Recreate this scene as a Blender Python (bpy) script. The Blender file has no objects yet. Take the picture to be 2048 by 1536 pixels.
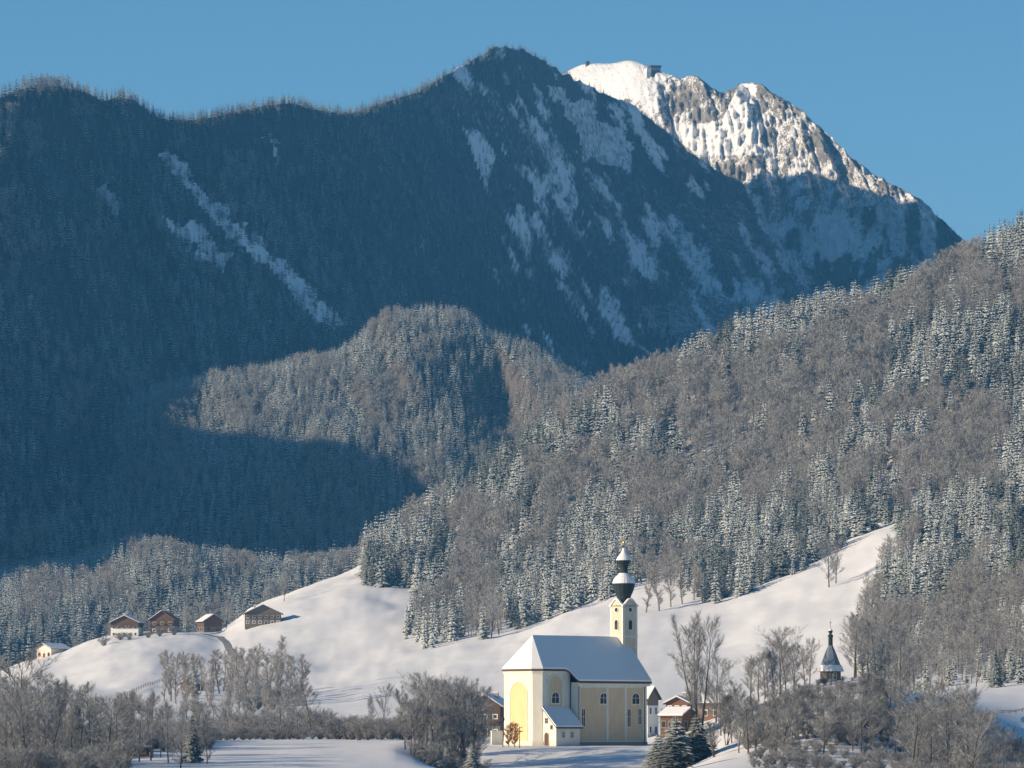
import bpy, math, random
import numpy as np

# ------------------------------------------------------------------ camera, sky, sun, exposure
SC = bpy.context.scene
COL = SC.collection
F = 171.0 * 2048 / 36.0          # focal length in photo pixels
UC, VH = 1024.0, 1480.0          # centre column, horizon row of the photograph
cam = bpy.data.cameras.new("camera")
cam_o = bpy.data.objects.new("camera", cam)
COL.objects.link(cam_o)
cam.lens = 171.0
cam.sensor_width = 36.0
cam.shift_y = (VH - 768) / 2048
cam.clip_start = 5.0
cam.clip_end = 60000.0
cam_o.rotation_euler = (math.radians(90), 0, 0)
SC.camera = cam_o

SUN_AZ, SUN_EL = 252.0, 17.5     # azimuth clockwise from the view direction, elevation
world = bpy.data.worlds.new("World")
SC.world = world
world.use_nodes = True
wn, wl = world.node_tree.nodes, world.node_tree.links
sky = wn.new("ShaderNodeTexSky")
sky.sky_type = "NISHITA"
sky.sun_disc = False
sky.sun_elevation = math.radians(SUN_EL)
sky.sun_rotation = math.radians(SUN_AZ)
sky.altitude = 1600
sky.air_density = 1.0
sky.dust_density = 0.0
sky.ozone_density = 3.0
hs = wn.new("ShaderNodeHueSaturation")
hs.inputs["Hue"].default_value = 0.494
hs.inputs["Saturation"].default_value = 1.16
hs.inputs["Value"].default_value = 1.0
wl.new(sky.outputs[0], hs.inputs["Color"])
wl.new(hs.outputs[0], wn["Background"].inputs[0])
wn["Background"].inputs[1].default_value = 0.073

sun_d = bpy.data.lights.new("sun", "SUN")
sun_d.energy = 5.0
sun_d.angle = math.radians(0.5)
sun_d.color = (1.0, 0.80, 0.56)
sun = bpy.data.objects.new("sun", sun_d)
COL.objects.link(sun)
sun.rotation_euler = (math.radians(90 - SUN_EL), 0, math.radians(180 - SUN_AZ))

SC.view_settings.view_transform = "Standard"
SC.view_settings.look = "None"
SC.view_settings.exposure = 0.50
SC.view_settings.gamma = 1.0
SC.cycles.max_bounces = 5
SC.cycles.diffuse_bounces = 2
SC.cycles.glossy_bounces = 2
SC.cycles.transmission_bounces = 2
SC.cycles.volume_bounces = 1
SC.cycles.use_denoising = True

rng = np.random.default_rng(7)
rnd = random.Random(11)


# ------------------------------------------------------------------ tagging and mesh helpers
def tag(o, label=None, cat=None, group=None, kind=None):
    if label: o["label"] = label
    if cat: o["category"] = cat
    if group: o["group"] = group
    if kind: o["kind"] = kind
    return o


def empty(name, loc, rz=0.0, scale=(1, 1, 1)):
    o = bpy.data.objects.new(name, None)
    o.empty_display_size = 1
    o.location = loc
    o.rotation_euler = (0, 0, rz)
    o.scale = scale
    COL.objects.link(o)
    return o


def mesh_from(name, verts, faces, mats, mat_idx=None, smooth=False):
    me = bpy.data.meshes.new(name)
    me.from_pydata([tuple(v) for v in verts], [], [tuple(f) for f in faces])
    for m in (mats if isinstance(mats, (list, tuple)) else [mats]):
        me.materials.append(m)
    if mat_idx is not None:
        me.polygons.foreach_set("material_index", mat_idx)
    if smooth:
        me.polygons.foreach_set("use_smooth", [True] * len(me.polygons))
    me.update()
    return me


def link(name, me, parent=None, loc=(0, 0, 0), rz=0.0):
    o = bpy.data.objects.new(name, me)
    o.location = loc
    o.rotation_euler = (0, 0, rz)
    COL.objects.link(o)
    if parent is not None: o.parent = parent
    return o


class MB:
    """collects simple solids, then links them as one mesh"""
    def __init__(s):
        s.v, s.f, s.m = [], [], []

    def add(s, verts, faces, mi=0):
        b = len(s.v)
        s.v += [tuple(map(float, p)) for p in verts]
        s.f += [tuple(b + i for i in f) for f in faces]
        s.m += [mi] * len(faces)
        return s

    def box(s, x0, x1, y0, y1, z0, z1, mi=0):
        v = [(x, y, z) for z in (z0, z1) for y in (y0, y1) for x in (x0, x1)]
        return s.add(v, [(0, 2, 3, 1), (4, 5, 7, 6), (0, 1, 5, 4), (2, 6, 7, 3), (0, 4, 6, 2), (1, 3, 7, 5)], mi)

    def prism(s, poly, z0, z1, mi=0):
        n = len(poly)
        v = [(x, y, z0) for x, y in poly] + [(x, y, z1) for x, y in poly]
        f = [tuple(range(n))[::-1], tuple(range(n, 2 * n))]
        f += [(i, (i + 1) % n, n + (i + 1) % n, n + i) for i in range(n)]
        return s.add(v, f, mi)

    def extrude(s, pts, vec, mi=0):
        """closed solid from a planar polygon moved by vec"""
        n = len(pts)
        v = list(pts) + [tuple(p[k] + vec[k] for k in range(3)) for p in pts]
        f = [tuple(range(n))[::-1], tuple(range(n, 2 * n))]
        f += [(i, (i + 1) % n, n + (i + 1) % n, n + i) for i in range(n)]
        return s.add(v, f, mi)

    def lathe(s, prof, cx, cy, seg=16, mi=0, a0=0.0, a1=2 * math.pi):
        full = abs(a1 - a0 - 2 * math.pi) < 1e-6
        n = seg if full else seg + 1
        v = []
        for r, z in prof:
            for k in range(n):
                a = a0 + (a1 - a0) * k / seg
                v.append((cx + r * math.cos(a), cy + r * math.sin(a), z))
        f = []
        for j in range(len(prof) - 1):
            for k in range(seg):
                k2 = (k + 1) % n
                f.append((j * n + k, j * n + k2, (j + 1) * n + k2, (j + 1) * n + k))
        return s.add(v, f, mi)

    def tube(s, p, q, r0, r1, seg=5, mi=0):
        p, q = np.array(p, float), np.array(q, float)
        d = q - p
        d /= max(1e-9, np.linalg.norm(d))
        a = np.cross(d, (0, 0, 1) if abs(d[2]) < .9 else (1, 0, 0))
        a /= np.linalg.norm(a)
        b = np.cross(d, a)
        v = []
        for c, r in ((p, r0), (q, r1)):
            for k in range(seg):
                t = 2 * math.pi * k / seg
                v.append(c + r * (math.cos(t) * a + math.sin(t) * b))
        f = [(k, (k + 1) % seg, seg + (k + 1) % seg, seg + k) for k in range(seg)]
        f += [tuple(range(seg))[::-1], tuple(range(seg, 2 * seg))]
        return s.add(v, f, mi)

    def mesh(s, name, mats, smooth=False):
        return mesh_from(name, s.v, s.f, mats, s.m, smooth)

    def build(s, name, mats, parent=None, smooth=False, loc=(0, 0, 0), rz=0.0):
        return link(name, s.mesh(name, mats, smooth), parent, loc, rz)


# ------------------------------------------------------------------ numpy noise
def _hash(ix, iy, seed):
    h = (ix.astype(np.int64) * 374761393 + iy.astype(np.int64) * 668265263 + seed * 974634751) & 0xFFFFFFFF
    h = ((h ^ (h >> 13)) * 1274126177) & 0xFFFFFFFF
    h = h ^ (h >> 16)
    return (h & 0xFFFF) / 65535.0


def vnoise(x, y, seed=0):
    x, y = np.asarray(x, float), np.asarray(y, float)
    ix, iy = np.floor(x), np.floor(y)
    fx, fy = x - ix, y - iy
    fx = fx * fx * fx * (fx * (fx * 6 - 15) + 10)
    fy = fy * fy * fy * (fy * (fy * 6 - 15) + 10)
    a, b = _hash(ix, iy, seed), _hash(ix + 1, iy, seed)
    c, d = _hash(ix, iy + 1, seed), _hash(ix + 1, iy + 1, seed)
    return (a * (1 - fx) + b * fx) * (1 - fy) + (c * (1 - fx) + d * fx) * fy


def fbm(x, y, seed=0, octs=4, gain=0.5):
    s, a, n = 0.0, 1.0, 0.0
    for o in range(octs):
        s = s + a * (vnoise(np.asarray(x) * 2 ** o, np.asarray(y) * 2 ** o, seed + 17 * o) - 0.5)
        n += a
        a *= gain
    return 2 * s / n               # about -1 .. 1


def ridged(x, y, seed=0, octs=4):
    s, a, n = 0.0, 1.0, 0.0
    for o in range(octs):
        s = s + a * (1 - np.abs(2 * vnoise(np.asarray(x) * 2 ** o, np.asarray(y) * 2 ** o, seed + 31 * o) - 1))
        n += a
        a *= 0.5
    return s / n                   # 0 .. 1


def poly_mask(u, v, poly):
    """points inside a polygon"""
    u, v = np.asarray(u), np.asarray(v)
    inside = np.zeros(u.shape, bool)
    n = len(poly)
    for i in range(n):
        x0, y0 = poly[i]
        x1, y1 = poly[(i + 1) % n]
        if y0 == y1: continue
        c = ((y0 > v) != (y1 > v)) & (u < (x1 - x0) * (v - y0) / (y1 - y0) + x0)
        inside ^= c
    return inside


# ------------------------------------------------------------------ materials
def mat(name, base=(0.5, 0.5, 0.5), rough=0.8):
    m = bpy.data.materials.new(name)
    m.use_nodes = True
    b = m.node_tree.nodes["Principled BSDF"]
    b.inputs["Base Color"].default_value = (*base, 1)
    b.inputs["Roughness"].default_value = rough
    b.inputs["Specular IOR Level"].default_value = 0.25
    return m


class NT:
    """short hand for a material's node tree"""
    def __init__(s, m):
        s.t = m.node_tree
        s.b = s.t.nodes["Principled BSDF"]

    def n(s, kind, **kw):
        o = s.t.nodes.new(kind)
        for k, v in kw.items():
            if k in o.inputs: o.inputs[k].default_value = v
            else: setattr(o, k, v)
        return o

    def l(s, a, b): s.t.links.new(a, b)

    def noise(s, scale, detail=3.0, rough=0.55, vec=None):
        o = s.n("ShaderNodeTexNoise")
        o.inputs["Scale"].default_value = scale
        o.inputs["Detail"].default_value = detail
        o.inputs["Roughness"].default_value = rough
        if vec is not None: s.l(vec, o.inputs["Vector"])
        return o.outputs[0]

    def math(s, op, a, b=0.0, clamp=False):
        o = s.n("ShaderNodeMath", operation=op, use_clamp=clamp)
        for i, x in enumerate((a, b)):
            if isinstance(x, (int, float)): o.inputs[i].default_value = x
            else: s.l(x, o.inputs[i])
        return o.outputs[0]

    def ramp(s, x, lo, hi):
        o = s.n("ShaderNodeMapRange", interpolation_type="SMOOTHSTEP")
        s.l(x, o.inputs[0])
        o.inputs[1].default_value, o.inputs[2].default_value = lo, hi
        return o.outputs[0]

    def mix(s, fac, a, b):
        o = s.n("ShaderNodeMix", data_type="RGBA")
        for sock, x in ((o.inputs[0], fac), (o.inputs[6], a), (o.inputs[7], b)):
            if isinstance(x, (int, float)): sock.default_value = x
            elif isinstance(x, tuple): sock.default_value = (*x, 1)
            else: s.l(x, sock)
        return o.outputs[2]

    def attr(s, name):
        return s.n("ShaderNodeAttribute", attribute_name=name).outputs["Fac"]

    def bump(s, h, strength, dist):
        o = s.n("ShaderNodeBump")
        o.inputs["Strength"].default_value = strength
        o.inputs["Distance"].default_value = dist
        s.l(h, o.inputs["Height"])
        s.l(o.outputs[0], s.b.inputs["Normal"])

    def base(s, c): s.l(c, s.b.inputs["Base Color"])


SNOW = (0.83, 0.83, 0.83)


def m_snow():
    m = mat("snow", SNOW, 0.55)
    t = NT(m)
    pos = t.n("ShaderNodeNewGeometry").outputs["Position"]
    n1 = t.noise(0.9, 4, 0.6, pos)
    n2 = t.noise(0.03, 4, 0.6, pos)
    t.base(t.mix(n2, (0.80, 0.80, 0.81), (0.86, 0.86, 0.86)))
    t.bump(t.math("ADD", n1, t.math("MULTIPLY", n2, 6.0)), 0.15, 0.3)
    return m


def m_terrain(name, floor, rock, relief, bump=(.5, 6.0)):
    """snow, dark undergrowth where the wood stands, rock where it is too steep to hold snow"""
    m = mat(name, SNOW, 0.7)
    t = NT(m)
    g = t.n("ShaderNodeNewGeometry")
    pos = g.outputs["Position"]
    n1 = t.noise(0.02 * relief, 6, 0.62, pos)
    n2 = t.noise(0.11 * relief, 5, 0.6, pos)
    mp = t.n("ShaderNodeMapping")
    mp.inputs["Scale"].default_value = (0.05 * relief, 0.02 * relief, 0.012 * relief)
    t.l(pos, mp.inputs["Vector"])
    n3 = t.noise(1.0, 6, 0.65, mp.outputs[0])
    n4 = t.noise(0.33 * relief, 4, 0.65, pos)
    mp2 = t.n("ShaderNodeMapping")
    mp2.inputs["Scale"].default_value = (0.035 * relief, 0.008 * relief, 0.05 * relief)
    mp2.inputs["Rotation"].default_value = (0, 0, 0.35)
    t.l(pos, mp2.inputs["Vector"])
    n5 = t.noise(1.0, 5, 0.6, mp2.outputs[0])
    snowc = t.mix(t.ramp(n5, .3, .75), (0.76, 0.765, 0.78), (0.86, 0.86, 0.86))
    rockc = t.mix(t.ramp(t.math("ADD", t.math("MULTIPLY", n2, .5), t.math("MULTIPLY", n4, .5)), .3, .7), tuple(c * 0.4 for c in rock), tuple(min(1, c * 1.5) for c in rock))
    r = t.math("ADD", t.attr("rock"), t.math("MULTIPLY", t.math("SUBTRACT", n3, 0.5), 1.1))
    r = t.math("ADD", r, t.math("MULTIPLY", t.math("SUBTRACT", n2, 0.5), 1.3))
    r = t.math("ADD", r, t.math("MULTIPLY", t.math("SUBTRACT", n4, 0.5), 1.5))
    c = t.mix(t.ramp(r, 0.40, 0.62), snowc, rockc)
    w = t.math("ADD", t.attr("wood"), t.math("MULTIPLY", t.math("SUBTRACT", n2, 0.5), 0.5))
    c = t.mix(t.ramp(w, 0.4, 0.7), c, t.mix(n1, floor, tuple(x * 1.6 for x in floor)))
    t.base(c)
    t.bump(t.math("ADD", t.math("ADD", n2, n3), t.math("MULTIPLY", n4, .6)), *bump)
    return m


def m_spruce(name, needle, lo, hi, snowy):
    """dark needles, snow lying on whatever faces the sky"""
    m = mat(name, needle, 0.75)
    t = NT(m)
    g = t.n("ShaderNodeNewGeometry")
    sx = t.n("ShaderNodeSeparateXYZ")
    t.l(g.outputs["True Normal"], sx.inputs[0])
    info = t.n("ShaderNodeObjectInfo")
    tc = t.n("ShaderNodeTexCoord")
    n1 = t.noise(16.0, 3, 0.6, tc.outputs["Object"])
    f = t.ramp(t.math("ADD", sx.outputs[2], t.math("MULTIPLY", t.math("SUBTRACT", n1, 0.5), 0.9)), lo, hi)
    k = t.math("ADD", snowy, t.math("MULTIPLY", t.math("SUBTRACT", info.outputs["Random"], 0.5), 0.5))
    f = t.math("MULTIPLY", f, k, True)
    col = t.mix(info.outputs["Random"], needle, tuple(c * 1.9 for c in needle))
    t.base(t.mix(f, col, (0.60, 0.635, 0.615)))
    return m


def m_twigs(name, a, b, frost):
    """bare twigs with hoar frost"""
    m = mat(name, a, 0.85)
    t = NT(m)
    g = t.n("ShaderNodeNewGeometry")
    sx = t.n("ShaderNodeSeparateXYZ")
    t.l(g.outputs["True Normal"], sx.inputs[0])
    info = t.n("ShaderNodeObjectInfo")
    tc = t.n("ShaderNodeTexCoord")
    n1 = t.noise(9.0, 2, 0.5, tc.outputs["Object"])
    col = t.mix(info.outputs["Random"], a, b)
    f = t.math("MULTIPLY", t.ramp(t.math("ADD", sx.outputs[2], t.math("SUBTRACT", n1, 0.5)), -0.1, 0.75), frost)
    t.base(t.mix(f, col, (0.66, 0.67, 0.67)))
    return m


M = dict(
    snow=m_snow(),
    hill=m_terrain("snowy hillside", (0.085, 0.075, 0.068), (0.2, 0.18, 0.16), 3.0, (.12, .5)),
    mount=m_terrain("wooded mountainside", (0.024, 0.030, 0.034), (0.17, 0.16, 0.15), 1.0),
    rocky=m_terrain("rock and snow", (0.06, 0.058, 0.05), (0.21, 0.19, 0.165), 1.0, (.8, 5.0)),
    spruce=m_spruce("snowy spruce needles", (0.018, 0.034, 0.031), 0.22, 0.62, 0.85),
    spruce_far=m_spruce("dusted spruce needles", (0.034, 0.042, 0.034), 0.05, 0.6, 0.7),
    spruce_dark=m_spruce("bare green spruce needles", (0.013, 0.025, 0.026), 0.15, 0.8, 0.34),
    spruce_green=m_spruce("greener spruce needles", (0.017, 0.034, 0.032), 0.3, 0.75, 0.42),
    spruce_near=m_spruce("near spruce needles", (0.018, 0.028, 0.023), 0.35, 0.85, 0.5),
    twigs=m_twigs("frosted twigs", (0.26, 0.248, 0.232), (0.355, 0.338, 0.316), 0.62),
    twigs_near=m_twigs("dark bare twigs", (0.155, 0.157, 0.158), (0.255, 0.252, 0.245), 0.66),
    twigs_pale=m_twigs("pale frosted twigs", (0.30, 0.27, 0.24), (0.40, 0.365, 0.33), 0.6),
    bark=mat("bark", (0.09, 0.07, 0.055), 0.9),
    bark_pale=mat("pale bark", (0.24, 0.21, 0.18), 0.9),
)


# ------------------------------------------------------------------ terrain sheets lofted through stations
def hermite(stn, t):
    """monotone cubic through stn[k] at t = k; stn: (K, n), t: (m,) -> (m, n)"""
    K = stn.shape[0]
    d = np.diff(stn, axis=0)
    mk = np.zeros_like(stn)
    mk[0], mk[-1] = d[0], d[-1]
    for k in range(1, K - 1):
        same = d[k - 1] * d[k] > 0
        mk[k] = np.where(same, 2 * d[k - 1] * d[k] / np.where(same, d[k - 1] + d[k], 1), 0)
    k = np.clip(np.floor(t).astype(int), 0, K - 2)
    f = (t - k)[:, None]
    h00, h10 = 2 * f ** 3 - 3 * f ** 2 + 1, f ** 3 - 2 * f ** 2 + f
    h01, h11 = -2 * f ** 3 + 3 * f ** 2, f ** 3 - f ** 2
    return h00 * stn[k] + h10 * mk[k] + h01 * stn[k + 1] + h11 * mk[k + 1]


def curve(pts, u):
    pts = sorted(pts)
    x, y = np.array([p[0] for p in pts], float), np.array([p[1] for p in pts], float)
    out = np.interp(u, x, y)
    for _ in range(1):                     # soften the corners
        w = 12.0
        out = 0.5 * out + 0.25 * np.interp(u - w, x, y) + 0.25 * np.interp(u + w, x, y)
    return out


class Sheet:
    """ground between stations running across the view; each station = (depth curve, sight-line height curve)"""
    def __init__(s, stations, u_in, step, u_out, step_out, rows, crest, disp=None, dz=None):
        u = np.concatenate([np.arange(u_out[0], u_in[0], step_out), np.arange(u_in[0], u_in[1], step),
                            np.arange(u_in[1], u_out[1] + 1, step_out)]).astype(float)
        D = np.array([curve(st[0], u) for st in stations])
        V = np.array([curve(st[1], u) for st in stations])
        Zs = (VH - V) * D / F
        t = np.concatenate([np.arange(k, k + 1, 1.0 / rows[k]) for k in range(len(rows))] + [[len(rows)]])
        s.u, s.t, s.crest = u, t, crest
        s.D, s.Z = hermite(D, t), hermite(Zs, t)
        s.D = np.maximum.accumulate(s.D + np.arange(len(t))[:, None] * 1e-3, axis=0)
        s.X = (u[None, :] - UC) * s.D / F
        if disp is not None:                # relief: push the ground along the view direction
            dd = disp(s.u[None, :] + 0 * s.D, s.t[:, None] + 0 * s.D, s)
            s.D = s.D + dd
        if dz is not None:
            s.Z = s.Z + dz(s.X, s.D, s)
        s.V = VH - s.Z * F / s.D

    def uv(s): return s.u[None, :] + 0 * s.D, s.V

    def ground(s, u, D):
        """height at column u and depth D"""
        j = np.clip(np.searchsorted(s.u, u) - 1, 0, len(s.u) - 2)
        f = (u - s.u[j]) / (s.u[j + 1] - s.u[j])
        d = s.D[:, j] * (1 - f) + s.D[:, j + 1] * f
        z = s.Z[:, j] * (1 - f) + s.Z[:, j + 1] * f
        return float(np.interp(D, d, z))

    def hit(s, u, v):
        """nearest ground point seen at (u, v): (x, y, z)"""
        j = int(np.clip(np.searchsorted(s.u, u) - 1, 0, len(s.u) - 2))
        f = (u - s.u[j]) / (s.u[j + 1] - s.u[j])
        d = s.D[:, j] * (1 - f) + s.D[:, j + 1] * f
        z = s.Z[:, j] * (1 - f) + s.Z[:, j + 1] * f
        vv = VH - z * F / d
        ok = np.nonzero(vv <= v)[0]
        i = ok[0] if len(ok) else len(vv) - 1
        if i > 0 and vv[i - 1] > vv[i]:
            g = (v - vv[i - 1]) / (vv[i] - vv[i - 1])
            g = min(1, max(0, g))
            dd, zz = d[i - 1] + g * (d[i] - d[i - 1]), z[i - 1] + g * (z[i] - z[i - 1])
        else:
            dd, zz = d[i], z[i]
        return ((u - UC) * dd / F, float(dd), float(zz))

    def build(s, name, m, attrs=None):
        nr, nc = s.D.shape
        co = np.stack([s.X if s.X.shape == s.D.shape else s.X, s.D, s.Z], -1)
        co[..., 0] = (s.u[None, :] - UC) * s.D / F
        idx = np.arange(nr * nc).reshape(nr, nc)
        q = np.stack([idx[:-1, :-1], idx[:-1, 1:], idx[1:, 1:], idx[1:, :-1]], -1).reshape(-1, 4)
        me = bpy.data.meshes.new(name)
        me.vertices.add(nr * nc)
        me.vertices.foreach_set("co", co.reshape(-1))
        me.loops.add(q.size)
        me.loops.foreach_set("vertex_index", q.reshape(-1).astype(np.int32))
        me.polygons.add(len(q))
        me.polygons.foreach_set("loop_start", np.arange(0, q.size, 4, dtype=np.int32))
        me.polygons.foreach_set("use_smooth", np.ones(len(q), bool))
        me.update(calc_edges=True)
        for k, a in (attrs or {}).items():
            at = me.attributes.new(k, "FLOAT", "POINT")
            at.data.foreach_set("value", np.asarray(a, np.float32).reshape(-1))
        me.materials.append(m)
        me.validate()
        o = link(name, me)
        o["kind"] = "structure"
        return o

    def scatter(s, spacing, mask, t_max=None, u_lim=(-250, 2300), seed=1):
        """random ground points, one per spacing squared of plan area, kept where mask(u, v) says"""
        r = np.random.default_rng(seed)
        X = (s.u[None, :] - UC) * s.D / F
        dx = np.diff(X, axis=1)[:-1]
        dy = np.diff(s.D, axis=0)[:, :-1]
        area = np.abs(dx * dy)
        uc = s.u[:-1]
        area = area * ((uc > u_lim[0]) & (uc < u_lim[1]))[None, :]
        tm = s.crest if t_max is None else t_max
        area = area * (s.t[:-1] < tm)[:, None]
        n = r.poisson(area / spacing ** 2)
        ii, jj = np.nonzero(n)
        rep = n[ii, jj]
        ii, jj = np.repeat(ii, rep), np.repeat(jj, rep)
        a, b = r.random(len(ii)), r.random(len(ii))

        def bl(A):
            return (A[ii, jj] * (1 - a) * (1 - b) + A[ii, jj + 1] * (1 - a) * b
                    + A[ii + 1, jj] * a * (1 - b) + A[ii + 1, jj + 1] * a * b)
        d, z = bl(s.D), bl(s.Z)
        u = s.u[jj] * (1 - b) + s.u[jj + 1] * b
        v = VH - z * F / d
        k = mask(u, v)
        return u[k], v[k], np.stack([(u[k] - UC) * d[k] / F, d[k], z[k]], -1)


def const(c): return [(0, c)]


# ---- near ground, meadow hill and the wooded hill on the right
G = Sheet([
    (const(30), const(3200)),
    (const(500), [(0, 1760), (2048, 1760)]),
    (const(850), [(-600, 1550), (0, 1540), (250, 1533), (600, 1530), (850, 1538), (1050, 1545), (1300, 1548), (1500, 1535), (1700, 1545), (2048, 1565)]),
    (const(925), [(-600, 1525), (0, 1516), (250, 1508), (600, 1501), (790, 1499), (830, 1510), (880, 1540), (950, 1552), (1290, 1556), (1360, 1540), (1440, 1505), (1540, 1475), (1640, 1450), (1720, 1455), (1850, 1490), (2048, 1540), (2400, 1570)]),
    (const(958), [(-600, 1514), (0, 1506), (250, 1497), (600, 1490), (800, 1487), (900, 1497), (1000, 1495), (1290, 1496), (1350, 1492), (1420, 1478), (1520, 1442), (1640, 1408), (1720, 1404), (1800, 1420), (1920, 1468), (2048, 1528), (2400, 1565)]),
    (const(972), [(-600, 1512), (0, 1503), (250, 1495), (600, 1488), (800, 1484), (900, 1490), (1000, 1491), (1290, 1492), (1350, 1489), (1420, 1472), (1520, 1430), (1640, 1392), (1720, 1384), (1800, 1400), (1920, 1455), (2048, 1520), (2400, 1560)]),
    (const(1060), [(-600, 1500), (0, 1490), (250, 1484), (600, 1481), (840, 1480), (1000, 1485), (1290, 1486), (1380, 1462), (1500, 1405), (1600, 1374), (1720, 1352), (1820, 1378), (1930, 1430), (2048, 1490), (2400, 1540)]),
    (const(1500), [(-600, 1470), (0, 1455), (250, 1455), (600, 1463), (840, 1466), (1000, 1465), (1300, 1450), (1500, 1432), (1700, 1405), (1900, 1383), (2048, 1373), (2400, 1350)]),
    ([(0, 2150), (900, 2150), (1800, 2050), (2048, 2000)], [(-600, 1415), (0, 1385), (130, 1378), (300, 1368), (600, 1372), (800, 1340), (1000, 1312), (1230, 1265), (1450, 1245), (1700, 1185), (1800, 1150), (2048, 1150), (2400, 1050)]),
    (const(2600), [(-900, 1460), (-300, 1385), (0, 1342), (60, 1318), (130, 1300), (220, 1268), (300, 1266), (440, 1264), (500, 1226), (600, 1198), (730, 1176), (830, 1172), (900, 1178), (1060, 1140), (1230, 1072), (1450, 1000), (1700, 915), (1800, 890), (2048, 850), (2400, 780)]),
    ([(400, 2900), (900, 2950), (1500, 3050), (2048, 3150)], [(-900, 1475), (0, 1385), (130, 1345), (220, 1310), (440, 1278), (500, 1222), (600, 1182), (700, 1145), (770, 1112), (830, 1072), (860, 1056), (960, 992), (1060, 922), (1150, 860), (1280, 806), (1400, 742), (1500, 705), (1600, 668), (1750, 632), (1900, 580), (2048, 512), (2400, 350)]),
    (const(3450), [(-900, 1490), (0, 1450), (440, 1350), (600, 1290), (860, 1170), (1060, 1060), (1280, 950), (1600, 830), (2048, 660), (2400, 520)]),
    (const(4000), const(1490)),
], (-120, 2180), 5, (-1500, 3700), 60, [4, 10, 12, 8, 5, 12, 18, 18, 26, 40, 8, 4], 10.0,
    dz=lambda x, y, s: (fbm(x / 9, y / 30, 3, 3) * 0.22 * np.clip((y - 500) / 600, 0, 1)
                        + fbm(x / 55, y / 160, 5, 3) * np.clip((y - 1300) / 900, 0, 1) * 3.6
                        + fbm((x + .35 * y) / 16, (y - .2 * x) / 70, 6, 3) * np.clip((y - 1300) / 900, 0, 1) * 1.1
                        + fbm(x / 70, y / 110, 8, 4) * np.clip((y - 2450) / 400, 0, 1) * 7 * np.clip(((s.u[None, :] + 0 * y) - 700) / 250, 0, 1)))

WOOD_R = [(728, 1180), (790, 1174), (832, 1174), (836, 1225), (800, 1292), (850, 1296), (885, 1288), (930, 1271), (962, 1284), (1100, 1238),
          (1225, 1192), (1290, 1164), (1340, 1172), (1385, 1196), (1440, 1214), (1600, 1142), (1690, 1086), (1790, 1040), (1802, 1110), (1762, 1150),
          (1734, 1205), (1714, 1262), (1702, 1330), (1722, 1378), (1940, 1374), (2060, 1367), (3600, 1367), (3600, -200), (600, -200), (720, 1120)]


def wood_r(u, v):
    return poly_mask(u + 9 * fbm(u / 16, v / 16, 881, 3), v + 9 * fbm(u / 16, v / 16, 883, 3), WOOD_R)


# ---- valley woods behind the meadow
V_ = Sheet([
    ([(0, 2950), (800, 3050)], const(1420)),
    ([(0, 3150), (800, 3250)], [(-900, 1300), (0, 1230), (300, 1230), (700, 1220), (1000, 1250)]),
    ([(0, 3540), (230, 3490), (340, 3380), (800, 3420)], [(-900, 1100), (-300, 1165), (0, 1172), (110, 1160), (200, 1138), (250, 1110), (290, 1104), (400, 1128), (520, 1150), (640, 1150), (740, 1136), (860, 1120), (1000, 1130), (1200, 1200)]),
    ([(0, 3700), (800, 3720)], [(-900, 1200), (0, 1190), (400, 1220), (800, 1230), (1200, 1300)]),
    ([(0, 3850), (800, 3900)], const(1480)),
], (-150, 1000), 9, (-1000, 1300), 60, [6, 14, 5, 3], 2.0,
    dz=lambda x, y, s: fbm(x / 40, y / 60, 21, 4) * 6)

# ---- round wooded hill in the middle
H = Sheet([
    ([(300, 3750), (880, 3740), (1400, 3650)], const(1330)),
    ([(300, 3900), (880, 3880), (1400, 3800)], [(0, 1230), (300, 1190), (1400, 1180)]),
    ([(300, 4120), (760, 4090), (880, 4070), (1140, 3950), (1400, 3900)], [(0, 1050), (300, 950), (420, 900), (800, 880), (1000, 900), (1200, 930), (1400, 960)]),
    ([(300, 4330), (760, 4340), (880, 4335), (1140, 4205), (1400, 4140)], [(0, 960), (180, 880), (280, 806), (340, 788), (420, 775), (500, 768), (560, 750), (640, 728), (700, 708), (725, 680), (760, 656), (800, 646), (860, 644), (940, 660), (1000, 690), (1060, 722), (1140, 765), (1200, 785), (1280, 800), (1400, 850), (1600, 930)]),
    ([(300, 4550), (880, 4560), (1140, 4440), (1400, 4400)], [(0, 1060), (300, 900), (800, 780), (1200, 900), (1600, 1010)]),
    (const(4900), const(1330)),
], (150, 1420), 8, (-300, 1800), 50, [4, 12, 22, 6, 4], 3.0,
    disp=lambda u, t, s: 70 * (ridged(u / 170 + t * .5, t * 0.6, 40, 3) - .6) * np.clip(t, 0, 1) * np.clip(5 - t, 0, 1)
    + 120 * np.exp(-((u - 1000) / 74) ** 2 - ((t - 2.2) / .40) ** 2) * (u > 0),
    dz=lambda x, y, s: fbm(x / 50, y / 80, 33, 4) * 9 * (s.t[:, None] > 1.2))

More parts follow.
